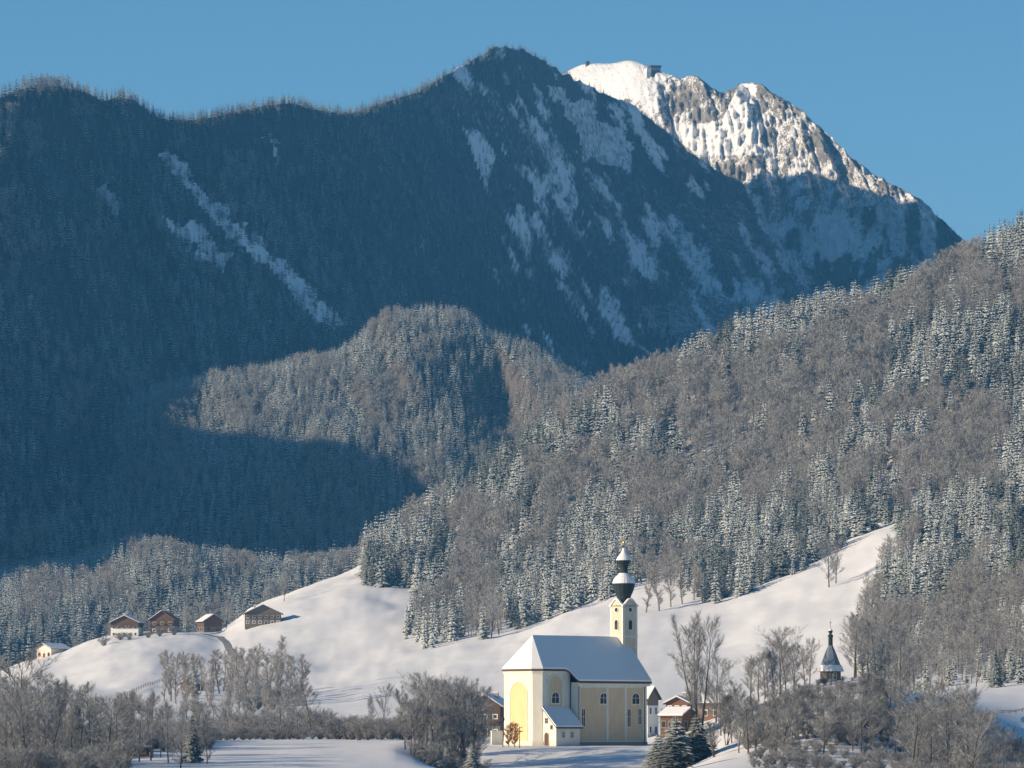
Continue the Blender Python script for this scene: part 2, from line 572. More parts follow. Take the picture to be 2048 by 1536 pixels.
# ---- the long wooded mountain on the left and its summit, one massif
P = Sheet([
    ([(-2500, 2700), (0, 3300), (700, 3750), (1700, 4900)], const(1470)),
    ([(-2500, 2900), (0, 3600), (400, 3850), (700, 4100), (1300, 5300), (1700, 5700)], const(1290)),
    ([(-2500, 3250), (0, 4250), (400, 4570), (700, 4880), (1000, 5650), (1300, 6230), (1700, 6500)], [(-2500, 760), (0, 700), (700, 700), (1300, 690), (1500, 650), (1700, 640)]),
    ([(-2500, 3500), (0, 4600), (400, 4990), (700, 5350), (1030, 6150), (1200, 6640), (1300, 6740), (1400, 6820), (1620, 6860), (1800, 6880)],
     [(-2500, 260), (-600, 210), (0, 290), (300, 330), (700, 330), (900, 260), (1030, 220), (1200, 290), (1300, 345), (1400, 400), (1560, 480), (1700, 555)]),
    ([(-2500, 3560), (0, 4700), (400, 5110), (700, 5480), (1030, 6270), (1200, 6730), (1300, 6830), (1400, 6900), (1620, 6940), (1800, 6960)],
     [(-2500, 190), (-600, 130), (-100, 200), (0, 196), (50, 176), (110, 172), (170, 182), (205, 204), (240, 192), (275, 206), (310, 236), (340, 246), (420, 236), (520, 214), (580, 208), (640, 222), (700, 232), (760, 208), (830, 190), (900, 146), (960, 114), (1000, 100), (1030, 98), (1080, 124), (1130, 152), (1200, 192), (1260, 216), (1320, 254), (1380, 312), (1440, 348), (1500, 372), (1560, 404), (1620, 456), (1680, 500), (1750, 530), (1900, 600)]),
    ([(-2500, 3700), (0, 4850), (700, 5640), (1030, 6450), (1300, 7000), (1800, 7150)],
     [(-2500, 300), (-600, 250), (0, 300), (700, 330), (1030, 250), (1300, 390), (1600, 560), (1900, 660)]),
    ([(-2500, 4300), (0, 5500), (700, 6300), (1300, 7500), (1800, 7700)], const(1380)),
], (-160, 1760), 6, (-2500, 2300), 60, [4, 20, 44, 36, 10, 6, 4], 4.0,
    disp=lambda u, t, s: ((90 * (ridged((u + 210 * t) / 210, t * 0.35, 50, 3) - .55) + 35 * (ridged((u + 200 * t) / 70, t * 0.8, 57, 3) - .55))
                          * np.clip((t - .6) / 1.0, 0, 1) * np.clip((4.0 - t) / 1.2, 0, 1)),
    dz=lambda x, y, s: fbm(x / 60, y / 90, 63, 4) * 10 * np.clip(s.t[:, None] - 1, 0, 1) * np.clip((4.0 - s.t[:, None]) * 2, 0.15, 1)
    + (ridged(x / 24, y / 40, 66, 4) - .5) * 16 * np.clip(((s.u[None, :] + 0 * y) - 860) / 120, 0, 1) * np.clip((s.t[:, None] - 2.4) / .8, 0, 1))

# ---- rocky summit behind
R = Sheet([
    (const(6300), const(900)),
    ([(1000, 7050), (1320, 6900), (1500, 6800), (1900, 6450), (2300, 6300)], const(640)),
    ([(1000, 7250), (1320, 7050), (1420, 7010), (1500, 6960), (1700, 6760), (1900, 6560), (2300, 6400)],
     [(1000, 420), (1300, 380), (1500, 370), (1640, 410), (1760, 455), (1900, 520), (2100, 590), (2300, 650)]),
    ([(1000, 7500), (1150, 7420), (1320, 7230), (1420, 7130), (1500, 7080), (1700, 6850), (1900, 6620), (2300, 6450)],
     [(950, 235), (1100, 165), (1140, 140), (1165, 128), (1200, 127), (1232, 128), (1252, 120), (1275, 124), (1310, 140), (1335, 150), (1352, 160), (1375, 158), (1395, 152), (1420, 180), (1448, 190), (1470, 172), (1495, 166), (1520, 168), (1560, 196), (1600, 218), (1640, 258), (1690, 304), (1740, 348), (1800, 378), (1850, 402), (1880, 440), (1920, 474), (1960, 505), (2100, 565), (2300, 645)]),
    ([(1000, 7700), (1500, 7250), (2300, 6600)], [(950, 330), (1300, 260), (1500, 280), (1900, 560), (2300, 720)]),
    (const(8300), const(1400)),
], (1050, 2000), 3, (500, 2500), 50, [4, 24, 100, 6, 4], 3.0,
    disp=lambda u, t, s: ((95 * (ridged((u + 90 * (t - 3)) / 95, t * 0.30, 70, 4) - .6) + 44 * (ridged((u + 60 * t) / 30, t * 1.6, 77, 4) - .55) + 26 * (ridged(u / 9, t * 9, 78, 4) - .55))
                          * np.clip((t - 1.2) / .8, 0, 1) * np.clip((3.0 - t) / .25, 0, 1) * np.clip((u - 1270) / 90, .12, 1)),
    dz=lambda x, y, s: (ridged(x / 17, y / 50, 83, 5) - .5) * 10 * np.clip((s.t[:, None] - 1.5), 0, 1) * np.clip(((s.u[None, :] + 0 * y) - 1290) / 60, 0.1, 1))

# ---- the flank that closes the valley on the left, outside the picture: it throws the morning shadow
def spur():
    line = np.array([(-1350, 2500, 200), (-1250, 3000, 365), (-1245, 3080, 440), (-1240, 3150, 505), (-1230, 3300, 520), (-1215, 3560, 560), (-1200, 3700, 602), (-1190, 3860, 572), (-1185, 4000, 572), (-1183, 4120, 600), (-1180, 4400, 700), (-1150, 4900, 800)], float)
    xs, ys = np.arange(-2600, -520, 26.0), np.arange(2200, 5300, 26.0)
    X, Y = np.meshgrid(xs, ys)
    cx, cz = np.interp(Y, line[:, 1], line[:, 0]), np.interp(Y, line[:, 1], line[:, 2])
    a = np.abs(X - cx)
    Zz = cz - 0.86 * np.sqrt(a * a + 30 ** 2) + 26 + fbm(X / 120, Y / 120, 90, 4) * 30 * np.clip(a / 150, 0, 1)
    Zz = np.maximum(Zz, -20)
    return X, Y, Zz


SX, SY, SZ = spur()


def build_spur():
    nr, nc = SX.shape
    idx = np.arange(nr * nc).reshape(nr, nc)
    q = np.stack([idx[:-1, :-1], idx[:-1, 1:], idx[1:, 1:], idx[1:, :-1]], -1).reshape(-1, 4)
    me = bpy.data.meshes.new("mountain_spur")
    me.from_pydata(np.stack([SX, SY, SZ], -1).reshape(-1, 3).tolist(), [], q.tolist())
    at = me.attributes.new("wood", "FLOAT", "POINT")
    at.data.foreach_set("value", np.ones(nr * nc, np.float32))
    me.polygons.foreach_set("use_smooth", np.ones(len(q), bool))
    me.materials.append(M["mount"])
    o = link("mountain_spur", me)
    o["kind"] = "structure"


# where no trees stand on the mountain: gullies, slides, snow fields
P_BARE = [([(310, 300), (345, 305), (420, 395), (520, 480), (610, 560), (690, 640), (680, 665), (620, 620), (540, 540), (440, 455), (370, 390)], .72),
          ([(325, 430), (360, 440), (385, 440), (430, 480), (462, 520), (440, 535), (400, 510), (345, 470)], .85),
          ([(195, 375), (215, 380), (245, 430), (235, 445), (205, 415)], .52),
          ([(530, 265), (545, 280), (560, 315), (548, 318)], .52),
          ([(665, 295), (690, 310), (740, 355), (730, 365), (680, 325)], .38),
          ([(840, 460), (870, 480), (870, 510), (845, 500)], .45),
          ([(890, 180), (960, 160), (1040, 230), (1110, 320), (1180, 330), (1140, 350), (1060, 320), (980, 270), (930, 250)], .35),
          ([(1100, 170), (1150, 190), (1230, 250), (1280, 300), (1250, 340), (1180, 320), (1130, 240)], .55),
          ([(1000, 470), (1120, 450), (1240, 470), (1300, 560), (1240, 600), (1120, 590), (1040, 560)], .29),
          ([(1230, 330), (1330, 400), (1460, 480), (1400, 640), (1300, 560), (1220, 440)], .33),
          ([(1270, 610), (1420, 590), (1560, 600), (1540, 630), (1420, 670), (1310, 670)], .45),
          ([(1330, 400), (1480, 410), (1560, 470), (1650, 500), (1620, 560), (1480, 520), (1380, 480)], .38)]


# ------------------------------------------------------------------ tree prototypes (unit height)
def spruce_mesh(name, seed, whorls, per, R, m, twig=False, h0=0.04):
    r = random.Random(seed)
    v, f = [], []
    for w in range(whorls):
        h = h0 + (0.97 - h0) * (w + r.uniform(-.25, .25)) / whorls
        rad = R * (1 - h) ** 0.85 * r.uniform(.82, 1.12) + 0.008
        n = max(4, int(per * (0.55 + 0.45 * (1 - h))))
        off = r.uniform(0, 6.28)
        for k in range(n):
            a = off + 6.283 * (k + r.uniform(-.3, .3)) / n
            L = rad * r.uniform(.65, 1.12)
            drop = L * r.uniform(.18, .55)
            ca, sa = math.cos(a), math.sin(a)
            wd = L * r.uniform(.26, .4)
            z0 = h + 0.012
            mid = .55
            b = len(v)
            zc = z0 - drop * .30 + 0.012
            v += [(0, 0, z0), (ca * L * mid - sa * wd, sa * L * mid + ca * wd, zc - .02 - drop * .18), (ca * L * mid, sa * L * mid, zc),
                  (ca * L * mid + sa * wd, sa * L * mid - ca * wd, zc - .02 - drop * .18), (ca * L, sa * L, z0 - drop)]
            f += [(b, b + 2, b + 1), (b, b + 3, b + 2), (b + 1, b + 2, b + 4), (b + 2, b + 3, b + 4)]
            if twig:                      # hanging side sprays break the outline
                for q in range(3):
                    t = r.uniform(.35, .98)
                    px, py, pz = ca * L * t, sa * L * t, z0 - drop * t * t
                    aa = a + r.choice((-1, 1)) * r.uniform(.5, 1.2)
                    l2 = L * r.uniform(.22, .4)
                    b = len(v)
                    v += [(px, py, pz), (px + math.cos(aa) * l2 - sa * l2 * .3, py + math.sin(aa) * l2 + ca * l2 * .3, pz - l2 * .45),
                          (px + math.cos(aa) * l2 * 1.2, py + math.sin(aa) * l2 * 1.2, pz - l2 * .25)]
                    f.append((b, b + 1, b + 2))
    b = len(v)                            # leader
    v += [(-.006, 0, .93), (.006, 0, .93), (0, 0, 1.0), (0, .006, .93)]
    f += [(b, b + 1, b + 2), (b + 1, b + 3, b + 2), (b + 3, b, b + 2)]
    return mesh_from(name, v, f, m)


def trunk_mesh(name, m, r0=.013, top=.9, seg=5, bend=0.0, seed=0):
    r = random.Random(seed)
    mb = MB()
    p = np.zeros(3)
    n = 4
    for k in range(n):
        q = np.array([p[0] + r.uniform(-bend, bend), p[1] + r.uniform(-bend, bend), top * (k + 1) / n])
        if k == 0: p[2] = -0.06
        mb.tube(p, q, r0 * (1 - k / n) + .001, r0 * (1 - (k + 1) / n) + .001, seg)
        p = q
    return mb.mesh(name, m)


def bare_meshes(name, seed, m_tw, m_bk, spread, n1, n2, n3, rise=0.9, stems=1, h0=.22, tw=.0016, twl=.085, tilt=.22):
    """trunk mesh and crown mesh of a leafless tree of unit height"""
    r = random.Random(seed)
    tr, v, f = MB(), [], []

    def sliver(p, q, w):
        d = q - p
        s = np.cross(d, (r.uniform(-1, 1), r.uniform(-1, 1), r.uniform(-1, 1)))
        s = s / max(1e-9, np.linalg.norm(s)) * w
        b = len(v)
        v.extend([p - s, p + s, q])
        f.append((b, b + 1, b + 2))

    def prism(p, q, w0, w1):
        d = q - p
        d = d / max(1e-9, np.linalg.norm(d))
        a = np.cross(d, (.3, .5, .81))
        a /= max(1e-9, np.linalg.norm(a))
        c = np.cross(d, a)
        b = len(v)
        for o, w in ((p, w0), (q, w1)):
            for k in range(3):
                t = 2.0944 * k
                v.append(o + w * (math.cos(t) * a + math.sin(t) * c))
        for k in range(3):
            k2 = (k + 1) % 3
            f.append((b + k, b + k2, b + 3 + k2, b + 3 + k))

    def unit(a): return a / max(1e-9, np.linalg.norm(a))

    for st in range(stems):
        p = np.array([r.uniform(-.02, .02) * (stems > 1), r.uniform(-.02, .02) * (stems > 1), -.05])
        dirn = unit(np.array([r.uniform(-1, 1) * tilt * (stems > 1), r.uniform(-1, 1) * tilt * (stems > 1), 1.0]))
        pts, rad = [p], []
        seg = 7
        for k in range(seg):
            dirn = unit(dirn + np.array([r.uniform(-.1, .1), r.uniform(-.1, .1), .06]))
            pts.append(pts[-1] + dirn * (1.0 if stems == 1 else r.uniform(.88 if stems < 6 else .5, 1.0)) / seg)
        r0 = .017 if stems == 1 else .011
        for k in range(seg):
            ra, rb = r0 * (1 - k / seg) ** .8 + .0012, r0 * (1 - (k + 1) / seg) ** .8 + .0012
            tr.tube(pts[k], pts[k + 1], ra, rb, 5)
        pts = np.array(pts)
        for i in range(n1):
            h = h0 + (0.97 - h0) * ((i + r.random()) / n1)
            base = np.array([np.interp(h, np.linspace(0, 1, seg + 1), pts[:, c]) for c in range(3)])
            a = r.uniform(0, 6.283)
            up = rise * r.uniform(.5, 1.3)
            d1 = unit(np.array([math.cos(a), math.sin(a), up]))
            prof = math.sin(math.pi * min(1, (h - h0 * .6) / (1.06 - h0 * .6))) ** .6
            L1 = spread * prof * r.uniform(.7, 1.15)
            m1 = base + d1 * L1 * .5
            d1b = unit(d1 + np.array([r.uniform(-.3, .3), r.uniform(-.3, .3), .15]))
            e1 = m1 + d1b * L1 * .5
            w1 = .0048 * (1 - h) + .0014
            prism(base, m1, w1, w1 * .6)
            prism(m1, e1, w1 * .6, w1 * .25)
            for j in range(n2):
                t = .2 + .8 * (j + r.random()) / n2
                b2 = base + (m1 - base) * t * 2 if t < .5 else m1 + (e1 - m1) * (t - .5) * 2
                d2 = unit(d1b + np.array([r.uniform(-.9, .9), r.uniform(-.9, .9), r.uniform(-.35, .75)]))
                L2 = L1 * r.uniform(.28, .5) * (1.15 - t * .6)
                e2 = b2 + d2 * L2
                sliver(b2, e2, tw * 1.5)
                for k in range(n3):
                    t3 = r.uniform(.25, 1.0)
                    b3 = b2 + (e2 - b2) * t3
                    d3 = unit(d2 + np.array([r.uniform(-1, 1), r.uniform(-1, 1), r.uniform(-.5, .8)]))
                    sliver(b3, b3 + d3 * twl * r.uniform(.5, 1.2), tw)
    return tr.mesh(name + "_trunk", m_bk), mesh_from(name + "_crown", v, f, m_tw)


SPR = [(trunk_mesh("spruce_trunk", M["bark"], seed=i), spruce_mesh("spruce_crown", 100 + i, 14, 8, [.19, .22, .25, .20][i], M["spruce"])) for i in range(4)]
SPF = [(None, spruce_mesh("far_spruce_crown", 130 + i, 9, 6, [.17, .2, .22][i], M["spruce_far"])) for i in range(3)]
SPD = [(trunk_mesh("green_spruce_trunk", M["bark"], seed=40 + i), spruce_mesh("green_spruce_crown", 180 + i, 14, 8, [.20, .24][i], M["spruce_green"])) for i in range(2)]
SPM = [(None, spruce_mesh("dark_spruce_crown", 140 + i, 9, 6, [.17, .2, .22][i], M["spruce_dark"])) for i in range(3)]
SPN = [(trunk_mesh("near_spruce_trunk", M["bark"], seed=20 + i), spruce_mesh("near_spruce_crown", 150 + i, 30, 15, [.24, .3][i], M["spruce_near"], True, .02)) for i in range(2)]
BRF = [bare_meshes("far_bare", 200 + i, M["twigs"], M["bark"], [.34, .30, .38][i], 18, 8, 6, 1.2, 1, .2, .0032, .09) for i in range(3)]
BRN = [bare_meshes("bare", 220 + i, M["twigs_near"], M["bark"], [.38, .44, .32, .42][i], 28, 12, 13, [1.0, .8, 1.5, .9][i], 1, [.2, .14, .2, .1][i], .0014, .07) for i in range(4)]
BRM = [bare_meshes("multi", 240 + i, M["twigs_near"], M["bark"], [.26, .3][i], 14, 11, 11, 1.5, 4, .25, .0013, .065) for i in range(2)]
BRP = [bare_meshes("slender", 250 + i, M["twigs_pale"], M["bark_pale"], [.19, .23, .26][i], 24, 9, 10, 1.7, 1, .15, .0021, .07) for i in range(3)]
BUSH = [bare_meshes("bush", 260 + i, M["twigs_near"], M["bark"], .42, 7, 8, 8, .8, 10, .08, .0028, .12, .7) for i in range(2)]


def tree(name, proto, loc, h, w, rz, label, cat, group=None):
    """a tree of its own: an empty at the foot with trunk and crown"""
    e = empty(name, loc, rz, (w, w, h))
    tag(e, label, cat, group)
    if proto[0] is not None: link("trunk", proto[0], e)
    link("crown", proto[1], e)
    return e


# ------------------------------------------------------------------ masses of trees: points carrying copies
def mass(name, pts, scl, rz, ix, protos, kind_label, cat):
    """protos: (trunk object or None, crown object) already standing in the scene"""
    me = bpy.data.meshes.new(name)
    me.vertices.add(len(pts))
    me.vertices.foreach_set("co", np.asarray(pts, np.float32).reshape(-1))
    a = me.attributes.new("sc", "FLOAT_VECTOR", "POINT")
    a.data.foreach_set("vector", np.asarray(scl, np.float32).reshape(-1))
    a = me.attributes.new("rz", "FLOAT_VECTOR", "POINT")
    r3 = np.zeros((len(pts), 3), np.float32)
    r3[:, 2] = rz
    a.data.foreach_set("vector", r3.reshape(-1))
    a = me.attributes.new("ix", "INT", "POINT")
    a.data.foreach_set("value", np.asarray(ix, np.int32))
    o = link(name, me)
    tag(o, kind_label, cat, None, "stuff")
    g = bpy.data.node_groups.new(name, "GeometryNodeTree")
    g.interface.new_socket("Geometry", in_out="INPUT", socket_type="NodeSocketGeometry")
    g.interface.new_socket("Geometry", in_out="OUTPUT", socket_type="NodeSocketGeometry")
    N, Lk = g.nodes, g.links
    gi, go = N.new("NodeGroupInput"), N.new("NodeGroupOutput")
    iop = N.new("GeometryNodeInstanceOnPoints")
    join = N.new("GeometryNodeJoinGeometry")
    for tr, cr in reversed(protos):        # a join hands its inputs on last first
        oi = N.new("GeometryNodeObjectInfo")
        oi.inputs["Object"].default_value = cr
        out = oi.outputs["Geometry"]
        if tr is not None:
            ot = N.new("GeometryNodeObjectInfo")
            ot.inputs["Object"].default_value = tr
            jj = N.new("GeometryNodeJoinGeometry")
            Lk.new(out, jj.inputs[0])
            Lk.new(ot.outputs["Geometry"], jj.inputs[0])
            out = jj.outputs[0]
        gt = N.new("GeometryNodeGeometryToInstance")
        Lk.new(out, gt.inputs[0])
        Lk.new(gt.outputs[0], join.inputs[0])
    Lk.new(gi.outputs[0], iop.inputs["Points"])
    Lk.new(join.outputs[0], iop.inputs["Instance"])
    iop.inputs["Pick Instance"].default_value = True

    def named(n, t):
        q = N.new("GeometryNodeInputNamedAttribute")
        q.data_type = t
        q.inputs["Name"].default_value = n
        return q.outputs[0]
    Lk.new(named("ix", "INT"), iop.inputs["Instance Index"])
    Lk.new(named("rz", "FLOAT_VECTOR"), iop.inputs["Rotation"])
    Lk.new(named("sc", "FLOAT_VECTOR"), iop.inputs["Scale"])
    Lk.new(iop.outputs[0], go.inputs[0])
    o.modifiers.new("trees", "NODES").node_group = g
    return o


# ------------------------------------------------------------------ build the ground
base_m = MB()
base_m.box(-14000, 14000, -600, 20000, -42, -40)
link("ground", base_m.mesh("ground", M["snow"]))["kind"] = "structure"


def g_wood(u, v):
    return (wood_r(u, v) & poly_mask(u, v + 26, WOOD_R) & poly_mask(u - 16, v + 6, WOOD_R)).astype(float)


u_, v_ = G.uv()
gw = g_wood(u_, v_) * ((G.D > 1380) | False)
gw = np.where((u_ < 720) & (G.t[:, None] > 9.5), 0, gw)
G_o = G.build("snow_hillside", M["hill"], {"wood": gw * .58, "rock": gw * 0})
V_o = V_.build("valley_slope", M["hill"], {"wood": np.full(V_.D.shape, .9), "rock": np.zeros(V_.D.shape)})
H_o = H.build("round_hill", M["hill"], {"wood": np.full(H.D.shape, .9), "rock": np.zeros(H.D.shape)})


def p_bare(u, v, jit=1.0):
    """share of the ground left open, by the slides and snow fields of the mountain"""
    b = np.zeros(np.shape(u))
    rr = np.random.default_rng(77)
    for q in range(5):
        wob_u = u + 26 * fbm(u / 26, v / 40, 301, 4) + rr.normal(0, 8, np.shape(u)) * jit
        wob_v = v + 26 * fbm(u / 26, v / 40, 307, 4) + rr.normal(0, 11, np.shape(u)) * jit
        c = np.zeros(np.shape(u))
        for poly, k in P_BARE:
            c = np.maximum(c, k * poly_mask(wob_u, wob_v, poly))
        b += c / 5
    streak = fbm((u - 0.5 * v) / 34, v / 75, 311, 5, .65)
    # open, steep ground on the summit's right flank
    zone = poly_mask(u, v, [(880, 150), (1030, 60), (1300, 200), (1700, 480), (1640, 700), (1300, 720), (1000, 560), (960, 350)])
    b = np.maximum(b, zone * np.clip(0.27 + 1.35 * streak, 0, .75))
    thin = np.clip(1.5 * (fbm((u - .55 * v) / 30, v / 150, 317, 4) - .12), 0, .5) + np.clip(1.2 * (fbm(u / 22, v / 30, 319, 3) - .2), 0, .3)
    return np.maximum(b, thin * np.clip((u - 700) / 350, .3, 1))


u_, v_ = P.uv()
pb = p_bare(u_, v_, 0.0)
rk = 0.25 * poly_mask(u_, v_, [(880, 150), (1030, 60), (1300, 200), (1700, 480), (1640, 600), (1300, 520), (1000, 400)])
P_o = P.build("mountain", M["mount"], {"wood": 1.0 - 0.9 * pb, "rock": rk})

u_, v_ = R.uv()
steep = np.clip(.58 + .8 * fbm((u_ + .45 * v_) / 42, v_ / 70, 91, 5, .7), 0, 1)
topflat = poly_mask(u_, v_, [(900, 60), (1345, 60), (1345, 150), (1290, 190), (1250, 200), (900, 230)])
steep = np.where(topflat, 0.0, steep)
chute = poly_mask(u_, v_, [(1480, 165), (1515, 170), (1500, 240), (1470, 300), (1380, 300), (1350, 270), (1440, 250)]) \
    | poly_mask(u_, v_, [(1535, 220), (1545, 225), (1510, 300), (1480, 300), (1500, 260)]) | poly_mask(u_, v_, [(1360, 255), (1440, 240), (1530, 290), (1560, 310), (1390, 310)])
steep = np.where(chute, steep * 0.15, steep)
rw = 0.9 * ((v_ > 420 + 60 * fbm(u_ / 40, v_ / 40, 95, 3)) & (u_ > 1540))
R_o = R.build("rocky_mountain", M["rocky"], {"wood": rw * np.clip(.55 + fbm(u_ / 30, v_ / 60, 96, 3), 0, 1), "rock": steep * (1 - .6 * rw)})
build_spur()

# ------------------------------------------------------------------ woods
# the hillside wood: which ground carries leafless trees, which spruces
BARE_E = [(1350, 830, 190, 60), (1560, 950, 170, 95), (1900, 850, 150, 70), (1850, 960, 150, 80), (1500, 800, 130, 60), (1110, 960, 120, 60), (930, 1090, 110, 55),
          (1880, 1300, 200, 80), (1700, 760, 120, 45), (1960, 620, 100, 60), (1290, 1010, 110, 70), (1345, 1160, 75, 50), (960, 1200, 60, 90), (1640, 1100, 70, 50), (1950, 1230, 110, 60), (1120, 1130, 130, 60)]


def bare_share(u, v):
    b = np.zeros(u.shape)
    for cx, cy, rx, ry in BARE_E:
        b = np.maximum(b, np.clip(1.35 - np.hypot((u - cx) / rx, (v - cy) / ry), 0, .95))
    a = u * .8 - v * .6
    c = u * .6 + v * .8
    p = .75 * b + 1.25 * fbm(a / 130, c / 52, 401, 4) + .08
    p = np.where((u < 905) & (v > 1085), p - .5, p)      # the block of conifers at the lower left corner of the wood
    p = np.clip((p - .22) / .36, 0, 1)
    return .03 + .94 * p * p * (3 - 2 * p)


r2 = np.random.default_rng(99)
ug, vg, pg = G.scatter(6.6, lambda u, v: wood_r(u, v), t_max=10.12, u_lim=(690, 3000), seed=4)
keep = pg[:, 1] > 1420
ug, vg, pg = ug[keep], vg[keep], pg[keep]
is_bare = r2.random(len(ug)) < bare_share(ug, vg)
ht = np.clip(pg[:, 1] * 0.0072, 9, 23) * r2.uniform(.55, 1.25, len(ug))
ht = ht * (1 + .22 * fbm(ug / 45, vg / 30, 433, 3))
ht = np.where(is_bare, ht * .80, ht)
px = ht * F / pg[:, 1]
shown = (ug > -10) & (ug < 2058) & (vg > 0)
# the front of the wood shows its trees whole: those are single trees
front = np.zeros(len(ug), bool)
score = px + 30 * r2.random(len(ug)) - 0.012 * pg[:, 1]
edge = np.zeros(len(ug))
for i in range(0, len(WOOD_R) - 5):
    a, b = np.array(WOOD_R[i], float), np.array(WOOD_R[i + 1], float)
    ab = b - a
    tt = np.clip(((ug - a[0]) * ab[0] + (vg - a[1]) * ab[1]) / max(1, ab @ ab), 0, 1)
    dd = np.hypot(ug - a[0] - tt * ab[0], vg - a[1] - tt * ab[1])
    edge = np.where(dd < 16, 40, edge)
score = np.where(shown, score + edge, -1e9)
N_SPRUCE, N_BARE = 276, 84
order_s = [i for i in np.argsort(-score) if not is_bare[i]][:N_SPRUCE]
order_b = [i for i in np.argsort(-score) if is_bare[i]][:N_BARE]
single = np.zeros(len(ug), bool)
single[order_s] = True
single[order_b] = True

green = fbm(ug / 40, vg / 34, 451, 3) > .16
spr_src, bare_src = {}, {}
for i in order_s:
    k = int(r2.integers(4)) if not green[i] else 4 + int(r2.integers(2))
    e = tree("spruce", (SPR + SPD)[k], pg[i], ht[i], ht[i] * r2.uniform(.85, 1.2), r2.uniform(0, 6.28),
             "snow-laden spruce in the front rows of the wood on the right hillside", "tree", "spruces in front of the hillside wood")
    spr_src.setdefault(k, e)
for i in order_b:
    k = int(r2.integers(3))
    e = tree("bare_tree", BRF[k], pg[i], ht[i], ht[i] * r2.uniform(.85, 1.2), r2.uniform(0, 6.28),
             "frosty leafless tree in the front rows of the wood on the right hillside", "tree", "leafless trees in front of the hillside wood")
    bare_src.setdefault(k, e)


def src(e):
    ch = {c.name.split(".")[0]: c for c in e.children}
    return (ch.get("trunk"), ch["crown"])


SRC_S = [src(spr_src[k]) for k in sorted(spr_src)]
SRC_B = [src(bare_src[k]) for k in sorted(bare_src)]


def sizes(h, w):
    return np.stack([w, w, h], -1)


m = (~is_bare) & (~single)
n = int(m.sum())
mass("spruce_wood", pg[m], sizes(ht[m], ht[m] * r2.uniform(.85, 1.4, n)), r2.uniform(0, 6.28, n), np.where(green[m], r2.integers(4, 6, n), r2.integers(0, 4, n)), SRC_S,
     "snow-dusted spruce wood covering the hillside on the right", "wood")
m = is_bare & (~single)
n = int(m.sum())
mass("leafless_wood", pg[m], sizes(ht[m], ht[m] * r2.uniform(.85, 1.25, n)), r2.uniform(0, 6.28, n), r2.integers(0, len(SRC_B), n), SRC_B,
     "greyish brown leafless wood between the spruces on the right hillside", "wood")

# small far spruces: three stand alone behind the farmhouses, the rest clothe the hills
far_src = []
for k, (uu, vv, hh) in enumerate([(668, 1118, 22), (700, 1116, 20), (720, 1118, 17)]):
    x, y, z = V_.hit(uu, vv + 18)
    e = tree("spruce", SPF[k], (x, y, z), hh, hh * 1.25, k * 2.0,
             ["tall frosted spruce above the tree line at the meadow crest, left one of three", "frosted spruce at the meadow crest between a taller and a shorter one",
              "shortest of the three frosted spruces at the meadow crest"][k], "tree")
    far_src.append(src(e))
SRC_F = far_src + [SRC_B[0]]
dark_src = []
for k, (uu, vv, hh) in enumerate([(62, 182, 21), (118, 186, 19), (34, 192, 17)]):
    x, y, z = P.hit(uu, vv)
    e = tree("spruce", SPM[k], (x, y, z), hh, hh * 1.2, k * 2.0,
             ["tall dark spruce on the highest hump of the mountain ridge at the far left", "dark spruce on the ridge right of the highest hump at the far left",
              "dark spruce on the ridge left of the highest hump at the far left"][k], "tree")
    dark_src.append(src(e))
SRC_M = dark_src + [SRC_B[0]] + far_src


def far_mass(name, sheet, spacing, mask, tmax, ulim, seed, hm, label, bare=.2, wide=1.0, extra=None, srcs=None):
    u, v, p = sheet.scatter(spacing, mask, tmax, ulim, seed)
    r = np.random.default_rng(seed + 1)
    n = len(u)
    h = hm(p) * r.uniform(.6, 1.2, n)
    b = (r.random(n) < np.clip(bare + .9 * fbm(u / 70, v / 60, seed + 5, 3), 0, .9))
    ix = np.where(b, 3, r.integers(0, 3, n))
    if srcs is not None and len(srcs) > 4:      # whiter stands among the dark ones
        ix = np.where(r.random(n) < np.clip(.25 + 1.1 * fbm((u - .5 * v) / 36, v / 90, seed + 9, 4), .02, .8), 4 + r.integers(0, 3, n), ix)
    h = np.where(b, h * .85, h)
    w = h * r.uniform(.8, 1.2, n) * wide
    if extra is not None: h, w = extra(u, v, h, w)
    print(name, n)
    return mass(name, p, sizes(h, w), r.uniform(0, 6.28, n), ix, srcs or SRC_F, label, "wood")


rmask = np.random.default_rng(5)
far_mass("valley_wood", V_, 5.2, lambda u, v: u > -400, 2.4, (-180, 1000), 501, lambda p: 0 * p[:, 1] + 15.0, "mixed frosted wood filling the valley behind the farmhouses", .12, 1.1)
far_mass("round_hill_wood", H, 4.9, lambda u, v: u > -400, 3.2, (160, 1420), 511, lambda p: 0 * p[:, 1] + 15.5, "frosted conifer wood on the round hill in the middle", .22, 1.15)


def crest_cut(u, v):
    """weather-beaten, shorter trees along the ridge line"""
    jj = np.clip(np.searchsorted(P.u, u), 0, len(P.u) - 1)
    top = P.V.min(axis=0)[jj]
    return np.clip(.8 + .2 * (v - top - 8) / 60, .8, 1.0)


def p_mask(u, v):
    return rmask.random(len(u)) > p_bare(u, v) * 1.02


far_mass("mountain_wood", P, 5.4, p_mask, 4.6, (-170, 1740), 521, lambda p: np.interp(p[:, 1], [3500, 4700, 5500, 6200, 6900], [17, 17, 14, 11, 9.0]),
         "dark conifer wood covering the shaded mountain", .04, 1.15, srcs=SRC_M, extra=lambda u, v, h, w: (h * crest_cut(u, v), w * crest_cut(u, v)))


def r_mask(u, v):
    return (u > 1500) & (v > 400) & (rmask.random(len(u)) < np.clip((v - 400) / 120, 0, 1) * np.clip(.5 + fbm(u / 30, v / 60, 96, 3), 0, 1))


